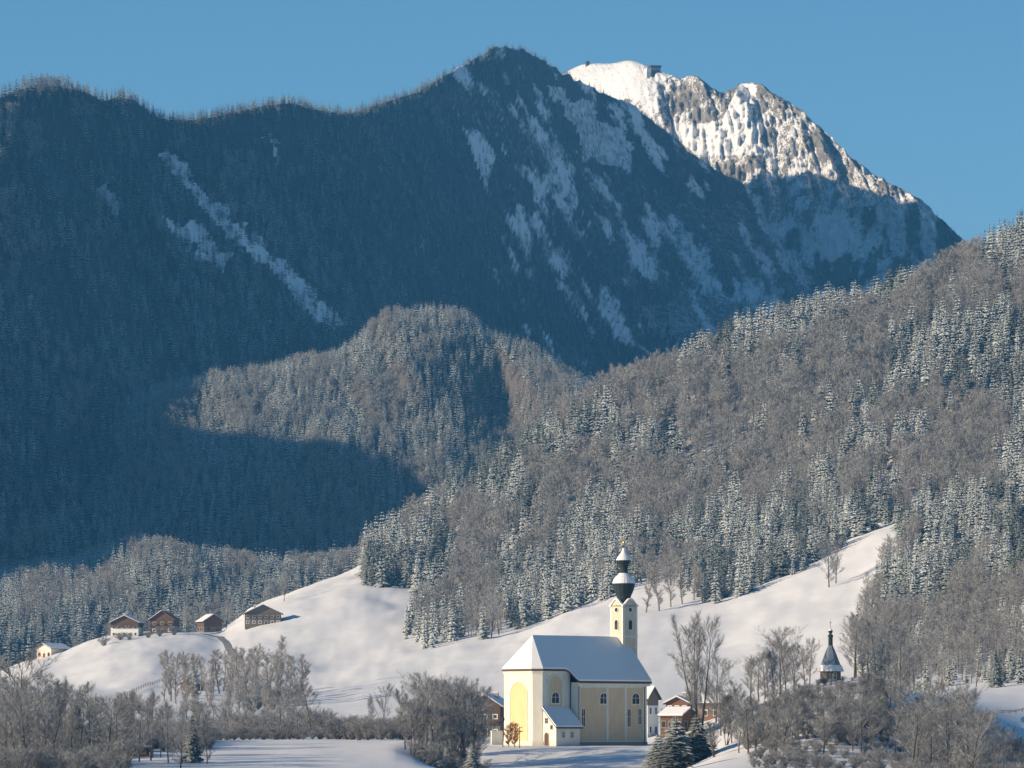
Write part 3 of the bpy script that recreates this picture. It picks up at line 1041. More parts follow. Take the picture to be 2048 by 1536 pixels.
far_mass("ridge_wood", R, 8.0, r_mask, 2.9, (1500, 2100), 531, lambda p: 0 * p[:, 1] + 9.0, "thin conifer wood low on the rocky mountain", .1, 1.1, srcs=SRC_M)


# ------------------------------------------------------------------ building materials
def m_wall(name, a, b, scale=1.2):
    m = mat(name, a, 0.9)
    t = NT(m)
    pos = t.n("ShaderNodeTexCoord").outputs["Object"]
    mp = t.n("ShaderNodeMapping")
    mp.inputs["Scale"].default_value = (1, 1, .22)
    t.l(pos, mp.inputs["Vector"])
    n1 = t.noise(scale, 5, 0.65, mp.outputs[0])
    n2 = t.noise(scale * 9, 3, 0.6, pos)
    sz = t.n("ShaderNodeSeparateXYZ")
    t.l(pos, sz.inputs[0])
    damp = t.ramp(t.math("ADD", sz.outputs[2], t.math("MULTIPLY", n1, 2.2)), 2.6, 0.9)
    grime = t.math("MULTIPLY", damp, 0.55)
    c = t.mix(t.ramp(n1, .3, .75), a, b)
    c = t.mix(t.math("MULTIPLY", t.ramp(n2, .55, .8), .25), c, tuple(x * .7 for x in b))
    t.base(t.mix(grime, c, tuple(x * .55 for x in b)))
    t.bump(n2, .3, .02)
    return m


def m_wood(name, a, b):
    m = mat(name, a, 0.85)
    t = NT(m)
    pos = t.n("ShaderNodeTexCoord").outputs["Object"]
    mp = t.n("ShaderNodeMapping")
    mp.inputs["Scale"].default_value = (5, 5, .5)
    t.l(pos, mp.inputs["Vector"])
    n1 = t.noise(1.3, 4, 0.6, mp.outputs[0])
    t.base(t.mix(n1, a, b))
    t.bump(n1, .4, .04)
    return m


M.update(
    plaster=m_wall("white church plaster", (0.80, 0.77, 0.66), (0.68, 0.65, 0.57)),
    ochre=m_wall("ochre plaster", (0.70, 0.54, 0.34), (0.60, 0.46, 0.31)),
    niche=m_wall("yellow painted plaster", (0.78, 0.60, 0.32), (0.72, 0.54, 0.28)),
    tower=m_wall("tower plaster", (0.66, 0.60, 0.46), (0.55, 0.50, 0.40)),
    white=m_wall("white house plaster", (0.80, 0.79, 0.74), (0.72, 0.70, 0.66), 2.0),
    cream=m_wall("warm house plaster", (0.80, 0.68, 0.58), (0.76, 0.62, 0.52), 2.0),
    timber=m_wood("dark timber", (0.085, 0.050, 0.032), (0.15, 0.090, 0.055)),
    timber_red=m_wood("reddish timber", (0.17, 0.085, 0.055), (0.24, 0.125, 0.08)),
    slate=m_wall("blue grey slate", (0.17, 0.21, 0.26), (0.22, 0.26, 0.31), 2.0),  # mottled blue-grey tone over the whole chapel roof
    timber_grey=m_wood("weathered timber", (0.13, 0.11, 0.085), (0.21, 0.18, 0.14)),
    copper=m_wall("dark dome shingles", (0.022, 0.034, 0.034), (0.040, 0.055, 0.052), 2.0),
    eaves=mat("dark eaves board", (0.11, 0.085, 0.07), 0.85),
    glass=mat("dark window glass", (0.03, 0.035, 0.045), 0.15),
    gold=mat("gilded metal", (0.55, 0.36, 0.10), 0.35),
    iron=mat("dark iron", (0.04, 0.04, 0.045), 0.6),
    brick=m_wall("chimney render", (0.42, 0.36, 0.32), (0.32, 0.26, 0.23), 3.0),
    concrete=m_wall("station concrete", (0.10, 0.085, 0.085), (0.07, 0.06, 0.06), .3),
)
M["gold"].node_tree.nodes["Principled BSDF"].inputs["Metallic"].default_value = 0.8


def arch_pts(w, h, n=9):
    """outline of an upright opening with a round head, in (x, z), foot at z = 0"""
    r = w / 2
    p = [(-r, 0), (r, 0)]
    p += [(r * math.cos(math.pi * k / n), h - r + r * math.sin(math.pi * k / n)) for k in range(n + 1)]
    return p


class Face:
    """a frame on a wall: origin at o, run along a, out along nrm (all in the building's own axes)"""
    def __init__(s, o, a, nrm):
        s.o, s.a, s.n = np.array(o, float), np.array(a, float), np.array(nrm, float)

    def p(s, x, z, d): return tuple(s.o + s.a * x + s.n * d + np.array((0, 0, z)))

    def plate(s, mb, pts, x, z, d0, d1, mi=0):
        v = [s.p(x + q[0], z + q[1], d0) for q in pts]
        return mb.extrude(v, tuple(s.n * (d1 - d0)), mi)

    def ring(s, mb, pts, x, z, t, d0, d1, mi=0):
        """frame round an outline: outer outline grown by t"""
        c = np.array(pts, float)
        mid = np.array([(c[:, 0].min() + c[:, 0].max()) / 2, (c[:, 1].min() + c[:, 1].max()) / 2])
        hw = (c.max(0) - c.min(0)) / 2
        out = mid + (c - mid) * (1 + t / hw)
        n = len(c)
        v = [s.p(x + q[0], z + q[1], d) for d in (d0, d1) for q in out] + [s.p(x + q[0], z + q[1], d) for d in (d0, d1) for q in c]
        f = []
        for i in range(n):
            j = (i + 1) % n
            f += [(n + i, n + j, 3 * n + j, 3 * n + i), (i, j, n + j, n + i), (2 * n + i, 3 * n + i, 3 * n + j, 2 * n + j), (i, 2 * n + i, 2 * n + j, j)]
        mb.add(v, f, mi)
        return mb

    def window(s, parent, pts, x, z, frame_m, t=.14, name="window", proud=.12, cross=True):
        """window part (glass) with frame sub-part standing proud of the wall"""
        g = s.plate(MB(), pts, x, z, -.12, .06).build(name, M["glass"], parent)
        fr = s.ring(MB(), pts, x, z, t, -.05, proud)
        if cross:
            c = np.array(pts)
            s.plate(fr, [(-.04, c[:, 1].min()), (.04, c[:, 1].min()), (.04, c[:, 1].max() - .02), (-.04, c[:, 1].max() - .02)], x, z, .065, .10)
            zm = c[:, 1].max() * .55
            s.plate(fr, [(c[:, 0].min(), zm - .04), (c[:, 0].max(), zm - .04), (c[:, 0].max(), zm + .04), (c[:, 0].min(), zm + .04)], x, z, .067, .095)
        fr.build("frame", frame_m, g)
        return g


def rect(w, h): return [(-w / 2, 0), (w / 2, 0), (w / 2, h), (-w / 2, h)]


# ------------------------------------------------------------------ the church
CH_B = math.radians(40)
ch = empty("church", (12.5 * 975 / F, 975.0, (VH - 1492) * 975 / F), CH_B)
tag(ch, "white and ochre village church with snowy roof and dark double onion dome", "church")

s2 = math.sqrt(.5)
CHOIR = [(0, 4.43), (0, -4.43), (1.42, -5.85), (8.7, -5.85), (8.7, 5.85), (1.42, 5.85)]
NAVE = [(8.7, -8.1), (26.6, -8.1), (27.6, -7.7), (28.0, -6.7), (28.0, 6.7), (27.6, 7.7), (26.6, 8.1), (8.7, 8.1)]
b = MB().prism(CHOIR, -2.0, 15.1)
b.prism([(-.12, 4.5), (-.12, -4.5), (1.38, -5.98), (8.6, -5.98), (8.6, 5.98), (1.38, 5.98)], -2.0, .9)
b.build("choir_wall", M["plaster"], ch)
b = MB().prism(NAVE, -2.0, 12.75)
b.extrude([(27.85, -7.0, 12.75), (27.85, 7.0, 12.75), (27.85, 0, 20.9)], (.2, 0, 0))
b.build("nave_wall", M["plaster"], ch)
b = MB()
b.prism([(x if x < 9 else x + (.12 if x > 27 else 0), y * 1.015) for x, y in NAVE], -2.0, .8)
b.build("plinth", M["brick"], ch)


def slab(mb, polys, thick, mi=0):
    """closed shell: polygons above, the same polygons lowered, sides round the open rim"""
    v, f, key = [], [], {}

    def vi(p):
        k = tuple(round(c, 4) for c in p)
        if k not in key:
            key[k] = len(v)
            v.append(p)
        return key[k]
    ids = [[vi(p) for p in q] for q in polys]
    n = len(v)
    edges = {}
    for q in ids:
        for i in range(len(q)): edges[(q[i], q[(i + 1) % len(q)])] = 1
    f = [tuple(q) for q in ids] + [tuple(i + n for i in q[::-1]) for q in ids]
    f += [(b_, a_, a_ + n, b_ + n) for (a_, b_) in edges if (b_, a_) not in edges]
    mb.add(v + [(p[0], p[1], p[2] - thick) for p in v], f, mi)
    return mb


RZ, SL = 22.0, 1.077


def rz_at(y): return RZ - abs(y) * SL


apex, rend = (3.75, 0, RZ), (28.35, 0, RZ)
step = [(8.95, -8.45), (8.5, -7.9), (8.2, -7.2), (7.9, -6.55), (7.2, -6.22)]
near = [apex] + [(1.28, -6.2, rz_at(6.2))] + [(x, y, rz_at(y)) for x, y in step[::-1]] + [(28.35, -8.45, rz_at(8.45)), rend]
far = [apex, rend, (28.35, 8.45, rz_at(8.45))] + [(x, -y, rz_at(y)) for x, y in step] + [(1.28, 6.2, rz_at(6.2))]
ez = rz_at(6.2)
hip = [[apex, (-.4, -4.6, ez), (1.28, -6.2, ez)], [apex, (-.4, 4.6, ez), (-.4, -4.6, ez)], [apex, (1.28, 6.2, ez), (-.4, 4.6, ez)]]
roof = slab(MB(), [near, far] + hip, .30).build("roof", M["eaves"], ch)


def lift(p, d): return (p[0], p[1], p[2] + d)


def grow(q, s):  # snow stops a hand short of the eaves
    return [lift((p[0] * 1, p[1] * s, RZ - (RZ - p[2]) * s), .02) for p in q]


sn = [[lift((p[0], p[1] * .985, RZ - (RZ - p[2]) * .985), .30) for p in q] for q in [near, far] + hip]
slab(MB(), sn, .285).build("snow_cover", M["snow"], roof)
# cornices under the eaves
b = MB()
for z0, z1, o in ((14.45, 14.75, .12), (14.75, 15.0, .24)):
    b.prism([(-o, 4.43 + o * .4), (-o, -4.43 - o * .4), (1.42 - o * .4, -5.85 - o), (8.69, -5.85 - o), (8.69, 5.85 + o), (1.42 - o * .4, 5.85 + o)], z0, z1)
b.build("cornice", M["plaster"], ch)
b = MB()
for z0, z1, o in ((12.1, 12.4, .12), (12.4, 12.7, .24)):
    b.box(8.74, 27.9 + o, -8.1 - o, -8.0, z0, z1)
b.build("cornice", M["plaster"], ch)

f_end = Face((0, 0, 0), (0, -1, 0), (-1, 0, 0))        # lit end of the choir
f_diag = Face((.71, -5.14, 0), (s2, -s2, 0), (-s2, -s2, 0))
f_choir = Face((0, -5.85, 0), (1, 0, 0), (0, -1, 0))
f_nave = Face((0, -8.1, 0), (1, 0, 0), (0, -1, 0))
nb = f_end.plate(MB(), arch_pts(5.2, 11.8, 14), 0.2, 1.0, -.05, .03)
niche = nb.build("painted_niche", M["niche"], ch)
f_end.ring(MB(), arch_pts(5.2, 11.8, 14), .2, 1.0, .16, -.05, .1).build("surround", M["plaster"], niche)
nb = f_choir.plate(MB(), arch_pts(3.4, 6.6, 12), 4.75, 7.5, -.05, .03)
pn = nb.build("ochre_panel", M["ochre"], ch)
f_choir.ring(MB(), arch_pts(3.4, 6.6, 12), 4.75, 7.5, .22, -.05, .16).build("surround", M["plaster"], pn)
for x0, x1 in ((9.3, 16.3), (16.9, 21.2), (21.7, 26.1)):
    nb = f_nave.plate(MB(), [(x0, 0), (x1, 0), (x1, 10.6), (x0, 10.6)], 0, 1.1, -.05, .03)
    nb.build("ochre_panel", M["ochre"], ch)
b = MB()
for x0, x1 in ((8.72, 9.3), (16.3, 16.9), (21.2, 21.7), (26.1, 26.6)):
    f_nave.plate(b, [(x0, 0), (x1, 0), (x1, 12.1), (x0, 12.1)], 0, 0, -.05, .10)
b.build("pilasters", M["plaster"], ch)
lun = [(-.95, 0), (.95, 0), (.95, 1.1)] + [(.95 * math.cos(math.pi * k / 8), 1.1 + 1.05 * math.sin(math.pi * k / 8)) for k in range(1, 8)] + [(-.95, 1.1)]
f_choir.window(ch, lun, 4.75, 8.6, M["plaster"], .25)
for xx in (13.0, 24.2):
    f_nave.window(ch, lun, xx + 2.6 if xx < 20 else xx, 8.5, M["plaster"], .22)
for xx, zz, hh in ((10.2, 3.9, 3.6), (22.4, 3.9, 3.6), (25.3, 4.4, 3.2)):
    f_nave.window(ch, arch_pts(.85, hh, 6), xx, zz, M["plaster"], .14)

b = MB()
for xx, yy, ht_ in ((8.62, -6.02, 14.4), (26.5, -8.22, 12.0), (8.95, -8.24, 12.0)):
    b.tube((xx, yy, -.5), (xx, yy, ht_), .09, .09, 6)
b.build("downpipes", M["iron"], ch)
# sacristy in the corner of the choir: lean-to roof, sunlit end wall
prof = [(-5.6, -2.0), (-9.9, -2.0), (-9.9, 3.6), (-5.6, 7.4)]
sac = MB().extrude([(1.55, y, z) for y, z in prof], (6.2, 0, 0)).build("sacristy_wall", M["plaster"], ch)
sl = (7.4 - 3.6) / 4.3
rp = [(1.25, -5.86, 7.62), (1.25, -10.3, 7.62 - sl * 4.44), (8.3, -10.3, 7.62 - sl * 4.44), (8.3, -5.86, 7.62)]
srf = slab(MB(), [rp], .22).build("sacristy_roof", M["eaves"], ch)
slab(MB(), [[lift(p, .28) for p in [(1.25, -5.87, 7.62), (1.25, -10.2, 7.62 - sl * 4.33), (8.3, -10.2, 7.62 - sl * 4.33), (8.3, -5.87, 7.62)]]], .265).build("snow_cover", M["snow"], srf)
f_sac = Face((1.55, -7.7, 0), (0, -1, 0), (-1, 0, 0))
d_ = f_sac.plate(MB(), arch_pts(1.15, 2.5, 6), -.7, .1, -.05, .03).build("door", M["timber"], ch)
f_sac.ring(MB(), arch_pts(1.15, 2.5, 6), -.7, .1, .14, -.05, .1).build("frame", M["brick"], d_)
f_sac.window(ch, rect(.7, .9), -.75, 4.6, M["brick"], .1)
f_sac.window(ch, rect(.5, .7), .8, 3.4, M["brick"], .1, cross=False)
f_sf = Face((0, -9.9, 0), (1, 0, 0), (0, -1, 0))
for xx in (3.4, 5.7):
    f_sf.window(ch, arch_pts(.65, 1.15, 6), xx, 1.7, M["plaster"], .14)

# tower
TX, TS = 28.15, 1.95
TZ = 28.7
b = MB().box(TX - TS, TX + TS, -TS, TS, -2, TZ)
tower = b.build("tower", M["tower"], ch)
b = MB()
for k in (-1, 1):
    for j in (-1, 1):
        b.box(TX + k * (TS - .22) - .25, TX + k * (TS - .22) + .25, j * (TS - .22) - .25, j * (TS - .22) + .25, 16, TZ - .6)
b.box(TX - TS - .1, TX + TS + .1, -TS - .1, TS + .1, 22.15, 22.45)
b.build("corner_strips", M["plaster"], tower)
# curved gables over the four faces with white mouldings
tf = [Face((TX - TS, 0, 0), (0, -1, 0), (-1, 0, 0)), Face((TX, -TS, 0), (1, 0, 0), (0, -1, 0)),
      Face((TX + TS, 0, 0), (0, 1, 0), (1, 0, 0)), Face((TX, TS, 0), (-1, 0, 0), (0, 1, 0))]
cg = [(-2.15, 0)] + [(-2.15 + 2.15 * k / 8, .1 + 1.35 * (0.5 - .5 * math.cos(math.pi * k / 8))) for k in range(1, 9)]
cg += [(-x, z) for x, z in cg[-2::-1]]
b, c = MB(), MB()
for fc in tf:
    fc.plate(b, [(x * .93, z) for x, z in cg], 0, TZ - .3, -.3, .0)
    for i in range(len(cg) - 1):
        (x0, z0), (x1, z1) = cg[i], cg[i + 1]
        fc.plate(c, [(x0, z0 + .02), (x1, z1 + .02), (x1, z1 + .30), (x0, z0 + .30)], 0, TZ - .3, -.32, .22)
b.build("gable", M["tower"], tower)
c.build("gable_moulding", M["snow"], tower)
ab = arch_pts(1.0, 2.0, 8)
for fc in tf[:2]:
    fc.window(tower, ab, 0, 23.7, M["plaster"], .16, "bell_opening", cross=False)
    circ = [(.45 * math.cos(6.283 * k / 12), .45 + .45 * math.sin(6.283 * k / 12)) for k in range(12)]
    fc.window(tower, circ, 0, 27.3, M["plaster"], .12, "round_window", cross=False)
b = MB()
for k in range(5):
    tf[0].plate(b, rect(.95, .05), 0, 23.8 + k * .22, .03, .08)
b.build("louvre", M["timber_red"], tower)
zt = lambda v: 1.2 + (VH - v) * .1005
DOME = [(2.0, 1207), (1.75, 1203), (1.4, 1198), (1.38, 1193), (1.5, 1187), (1.85, 1180), (2.12, 1172), (2.28, 1164), (2.16, 1157), (1.75, 1150), (1.2, 1145), (.9, 1141),
        (.8, 1137), (.78, 1130), (.95, 1128), (.9, 1126), (1.15, 1122), (1.5, 1117), (1.52, 1114), (1.25, 1109), (.75, 1103), (.38, 1097), (.16, 1091), (.06, 1084)]
dome = MB().lathe([(r, zt(v)) for r, v in DOME], TX, 0, 16).build("onion_dome", M["copper"], tower)
b = MB()
caps = [[(2.33, 1162), (2.24, 1157), (1.83, 1150), (1.28, 1145), (.96, 1141)], [(1.6, 1115), (1.34, 1109), (.83, 1103), (.45, 1097), (.2, 1090)]]
for cpf in caps:
    b.lathe([(r, zt(v)) for r, v in cpf], TX, 0, 14, 0, math.radians(95), math.radians(330))
b.build("snow_cap", M["snow"], dome)
b = MB().tube((TX, 0, zt(1092)), (TX, 0, zt(1070)), .07, .05, 6)
b.lathe([(.02, zt(1083.5)), (.2, zt(1082)), (.27, zt(1079.5)), (.2, zt(1077)), (.02, zt(1075.5))], TX, 0, 10)
b.box(TX - .05, TX + .05, -.45, .45, zt(1071.8), zt(1071))
b.build("spire_cross", M["gold"], dome)

# low white churchyard wall left of the choir
x, y = (997 - UC) * 985 / F, 985.0
w_ = MB().box(-1.6, 1.0, -.25, .25, -1.5, 2.6)
yw = w_.build("churchyard_wall", M["white"], None, False, (x, y, (VH - 1489) * y / F), CH_B - .3)
MB().box(-1.7, 1.1, -.35, .35, 2.602, 2.78).build("snow_cover", M["snow"], yw)
tag(yw, "short piece of white wall left of the yellow niche of the church", "wall")


# ------------------------------------------------------------------ farmhouses
def farmhouse(name, label, loc, rz, w, d, h_low, h_up, pitch, low_m, up_m, cols, rows, win_m, snow=True, balcony=True, chimney=(.15, .5), frame_m=None,
              over=1.1, group=None, door=True, roof_m=None, snow_side=(1, 1)):
    e = empty(name, loc, rz)
    tag(e, label, "house", group)
    hw = w / 2
    hr = hw * math.tan(math.radians(pitch))
    H1 = h_low + h_up
    MB().box(-hw, hw, 0, d, -2.0, h_low).build("wall", low_m, e)
    MB().extrude([(-hw + .003, -.0, h_low), (hw - .003, 0, h_low), (hw - .003, 0, H1), (0, 0, H1 + hr), (-hw + .003, 0, H1)], (0, d, 0)).build("upper_wall", up_m, e)
    o = over
    tz = H1 - o * math.tan(math.radians(pitch)) + .12
    for k, sgn in enumerate((-1, 1)):
        q = [(sgn * (hw + o), -o * 1.1, tz), (sgn * (hw + o), d + o * .6, tz), (0, d + o * .6, H1 + hr + .12), (0, -o * 1.1, H1 + hr + .12)]
        if sgn < 0: q = q[::-1]
        rf = slab(MB(), [q[::-1]], .22).build("roof", roof_m or M["eaves"], e)
        if snow and snow_side[k]:
            g = .04
            q2 = [(p[0] * .98, p[1] + (.12 if p[1] < 0 else -.12), p[2] + .34) for p in q]
            slab(MB(), [q2[::-1]], .325).build("snow_cover", M["snow"], rf)
    fc = Face((0, 0, 0), (1, 0, 0), (0, -1, 0))
    ww, wh = w / (cols * 2.3), min(1.5, (h_low / max(1, rows)) * .5)
    for r_ in range(rows):
        for c_ in range(cols):
            x0 = -hw + w * (c_ + .5) / cols
            z0 = .9 + r_ * (H1 - .4) / rows
            if door and r_ == 0 and c_ == cols // 2:
                dd = fc.plate(MB(), rect(1.2, 2.1), x0, 0, -.05, .05).build("door", M["timber"], e)
                fc.ring(MB(), rect(1.2, 2.1), x0, 0, .14, -.05, .1).build("frame", win_m, dd)
                continue
            fc.window(e, rect(ww * .75, wh), x0, z0, win_m, .28, proud=.1, cross=False)
    fs = Face((-hw, 0, 0), (0, 1, 0), (-1, 0, 0))
    for r_ in range(rows):
        for c_ in range(3):
            fs.window(e, rect(1.0, wh), d * (c_ + .5) / 3, .9 + r_ * (H1 - .4) / rows, win_m, .25, proud=.1, cross=False)
    if balcony:
        bz = h_low + .1
        bb = MB().box(-hw * .98, hw * .98, -1.1, -.01, bz - .15, bz).build("balcony", M["timber"], e)
        rl = MB().box(-hw * .98, hw * .98, -1.12, -1.02, bz + .75, bz + .95)
        for k in range(int(w / .8)):
            x0 = -hw * .97 + k * .8
            rl.box(x0, x0 + .5, -1.1, -1.04, bz + .002, bz + .75)
        rl.build("railing", up_m, bb)
    if chimney:
        cx, cy = chimney[0] * w, chimney[1] * d
        zc = H1 + hr - abs(cx) * math.tan(math.radians(pitch))
        c_ = MB().box(cx - .5, cx + .5, cy - .5, cy + .5, zc - .5, zc + 1.7).build("chimney", M["brick"], e)
        MB().box(cx - .6, cx + .6, cy - .6, cy + .6, zc + 1.702, zc + 1.95).build("snow_cap", M["snow"], c_)
    return e


def on_g(u, v): return G.hit(u, v)


def at_depth(u, D): return ((u - UC) * D / F, D, G.ground(u, D))


def px_m(D): return D / F


GRP = "farmhouses on the crest of the meadow"
D1 = 2520.0
p = at_depth(249, D1)
farmhouse("farmhouse", "white farmhouse with dark timber gable and balcony, leftmost of the three on the hilltop", p, math.radians(-8), 14.5, 13, 5.0, 2.7, 25, M["white"], M["timber"], 5, 2, M["white"], group=GRP, chimney=(-.1, .5))
p = at_depth(324, D1)
farmhouse("farmhouse", "dark brown timber farmhouse with white framed windows beside the white farmhouse", p, math.radians(-10), 12.5, 12, 4.6, 2.8, 34, M["timber"], M["timber"], 3, 2, M["white"], group=GRP, snow_side=(1, 0), roof_m=M["timber_red"])
p = at_depth(426, D1 + 40)
farmhouse("barn", "small dark barn with snow on its left roof slope, between the farmhouses", p, math.radians(24), 10.0, 10, 3.0, 3.2, 32, M["timber_grey"], M["timber"], 2, 1, M["timber_grey"], group=GRP, chimney=None, balcony=False, snow_side=(1, 0))
p = on_g(526, 1250)
farmhouse("farmhouse", "wide brown farmhouse with low snowy gable roof, rightmost on the meadow slope", p, math.radians(3), 18.5, 14, 4.2, 1.8, 25, M["timber_grey"], M["timber_grey"], 6, 2, M["white"], group=GRP, chimney=(-.22, .3))
p = at_depth(88, 2560)
farmhouse("farmhouse", "small house with warm plaster and reddish roof edge low at the left of the hill", p, math.radians(-42), 11, 13, 3.4, 1.6, 22, M["cream"], M["cream"], 3, 1, M["timber_red"], group=GRP, chimney=None, balcony=False, roof_m=M["timber_red"], snow_side=(0, 1))
# behind the church
p = at_depth(888, 1420)
farmhouse("farmhouse", "timber house with snowy gable behind the bare trees, further from the church", p, math.radians(-12), 8.5, 10, 3.2, 3.4, 30, M["timber_grey"], M["timber"], 3, 2, M["white"], chimney=None)
p = at_depth(970, 1330)
farmhouse("farmhouse", "brown timber farmhouse with snowy gable behind trees close to the church niche", p, math.radians(-14), 8.6, 12, 3.6, 5.0, 33, M["timber_grey"], M["timber"], 3, 2, M["white"], chimney=(.2, .5))
p = at_depth(1306, 1180)
farmhouse("house", "white house with snowy roof just right of the church nave", (p[0], p[1], p[2]), math.radians(58), 5.2, 7, 7.5, 2.0, 42, M["white"], M["timber_grey"], 2, 2, M["white"], chimney=None, balcony=False, over=.6, door=False)
p = at_depth(1354, 1240)
farmhouse("chalet", "brown timber chalet with white windows and snowy roof right of the white house", p, math.radians(-16), 5.8, 9, 4.4, 2.4, 26, M["timber"], M["timber_red"], 3, 3, M["white"], chimney=(.2, .4), over=.7)
p = at_depth(1378, 1060)
farmhouse("shed", "low dark shed with snowy roof below the brown chalet", p, math.radians(50), 5.0, 6, 2.4, 1.2, 28, M["timber"], M["timber"], 2, 1, M["timber_grey"], chimney=None, balcony=False, over=.6, door=False)
p = at_depth(1452, 1480)
farmhouse("farmhouse", "brownish house with wide snowy roof behind the tall bare tree", p, math.radians(62), 8.0, 10, 3.0, 2.2, 30, M["timber_red"], M["timber"], 3, 1, M["white"], chimney=None, balcony=False)
# hut in the grove below the farmhouses
p = on_g(377, 1382)
farmhouse("hut", "little timber hut with snowy roof among the slender birches on the meadow", p, math.radians(-25), 8.0, 7, 2.2, 1.2, 24, M["timber_grey"], M["timber"], 3, 1, M["timber_grey"], chimney=None, balcony=False, over=.8)
# shed at the lower left edge
p = at_depth(258, 905)
farmhouse("shed", "low dark shed with flat snowy roof at the lower left among bare trees", (p[0], p[1], p[2]), math.radians(6), 7.6, 5, 1.5, .3, 9, M["timber"], M["timber"], 3, 1, M["timber_grey"], chimney=None, balcony=False, over=.5)

# chapel with tent roof on the knoll
DC = 1035.0
cp = at_depth(1661, DC)
kz = DC / F
cz = lambda v: (VH - v) * kz - cp[2]
chap = empty("chapel", cp, math.radians(22))
tag(chap, "small chapel with flared blue-grey tent roof and ball finial on the knoll", "chapel")
o8 = lambda r: [(r * math.cos(math.pi * (k + .5) / 4), r * math.sin(math.pi * (k + .5) / 4)) for k in range(8)]
MB().prism(o8(2.2), -1.5, cz(1343)).build("wall", M["timber_grey"], chap)
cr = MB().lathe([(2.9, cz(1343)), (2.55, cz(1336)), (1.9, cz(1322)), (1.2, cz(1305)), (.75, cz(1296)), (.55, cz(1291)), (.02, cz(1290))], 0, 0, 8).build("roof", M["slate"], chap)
MB().lathe([(2.9, cz(1343) + .03), (2.62, cz(1337) + .1), (2.3, cz(1331) + .1), (2.22, cz(1330))], 0, 0, 8, 0, math.radians(120), math.radians(330)).build("snow_rim", M["snow"], cr)
tu = MB().lathe([(.5, cz(1294)), (.5, cz(1274)), (.62, cz(1273)), (.62, cz(1271)), (.18, cz(1267))], 0, 0, 8).build("turret", M["copper"], chap)
MB().lathe([(.15, cz(1268)), (.42, cz(1265.5)), (.5, cz(1262.5)), (.36, cz(1260)), (.04, cz(1257))], 0, 0, 10).build("finial", M["copper"], tu)
MB().lathe([(.49, cz(1261.4)), (.38, cz(1259.6)), (.06, cz(1256.6))], 0, 0, 10).build("snow_cap", M["snow"], tu)
MB().tube((0, 0, cz(1259)), (0, 0, cz(1240)), .05, .03, 5).box(-.35, .35, -.03, .03, cz(1246), cz(1245.2)).build("cross", M["iron"], tu)
f8 = Face((2.2 * math.cos(math.pi / 8) * math.cos(-math.pi / 2), -2.2 * math.cos(math.pi / 8), 0), (1, 0, 0), (0, -1, 0))
f8.window(chap, arch_pts(.7, 1.3, 6), 0, .5, M["plaster"], .1)

# summit station and observatory on the rocky mountain
st = R.hit(1308, 142)
kz = st[1] / F
e = empty("summit_station", (st[0], st[1] - 4, st[2] - 4), math.radians(20))
tag(e, "dark boxy cable car station on the snowy summit edge", "station")
MB().box(-7, 8, -6, 6, -8, 9).build("wall", M["concrete"], e)
MB().box(-8, 9.5, -7, 7, 9.01, 11).build("roof", M["concrete"], e)
MB().box(-14, -7.01, -6, 6, -8, 6).build("annex", M["white"], e)
b = MB()
fs_ = Face((0, -6, 0), (1, 0, 0), (0, -1, 0))
for k in range(4): fs_.window(e, rect(2.0, 2.2), -5 + k * 3.6, 4.5, M["white"], .3, cross=False)
ob = R.hit(1175, 131)
e = empty("observatory", (ob[0], ob[1], ob[2] - 2))
tag(e, "tiny dark observatory dome on the left end of the snowy summit", "observatory")
MB().lathe([(3.0, -2), (3.0, 5)], 0, 0, 12).build("wall", M["concrete"], e)
MB().lathe([(3.3, 5), (3.2, 6.3), (2.4, 7.8), (1.2, 8.7), (.02, 9.0)], 0, 0, 12).build("dome", M["iron"], e)
MB().tube((1.8, 0, 5), (1.8, 0, 13), .25, .1, 5).build("mast", M["iron"], e)


# ------------------------------------------------------------------ tracks, fences, poles
def ribbon(name, pts, width, m, kind="structure", lift_=.25, mode="D"):
    """a track lying on the hillside; pts = (column, depth)"""
    v, f = [], []
    P_ = []
    for i in range(len(pts) - 1):
        (u0, d0), (u1, d1) = pts[i], pts[i + 1]
        n = 14
        for k in range(n + (i == len(pts) - 2)):
            t = k / n
            P_.append((u0 + (u1 - u0) * t, d0 + (d1 - d0) * t))
    c = np.array([at_depth(u, d) for u, d in P_])
    for i in range(len(c)):
        a, b_ = c[max(0, i - 1)], c[min(len(c) - 1, i + 1)]
        d = b_ - a
        s = np.array([-d[1], d[0], 0]) / max(1e-6, math.hypot(d[0], d[1])) * width / 2
        for q in (c[i] - s, c[i] + s):
            uu = UC + q[0] * F / q[1]
            v.append((q[0], q[1], G.ground(uu, q[1]) + lift_))
    for i in range(len(c) - 1): f.append((2 * i, 2 * i + 1, 2 * i + 3, 2 * i + 2))
    o = link(name, mesh_from(name, v, f, m))
    if kind: o["kind"] = kind
    return o


def uD(u, v):
    q = G.hit(u, v)
    return (u, q[1])


M["track"] = mat("trodden track", (0.20, 0.19, 0.185), .9)
ribbon("track", [uD(405, 1268), uD(440, 1275), uD(455, 1292), uD(468, 1312)], 3.2, M["track"])


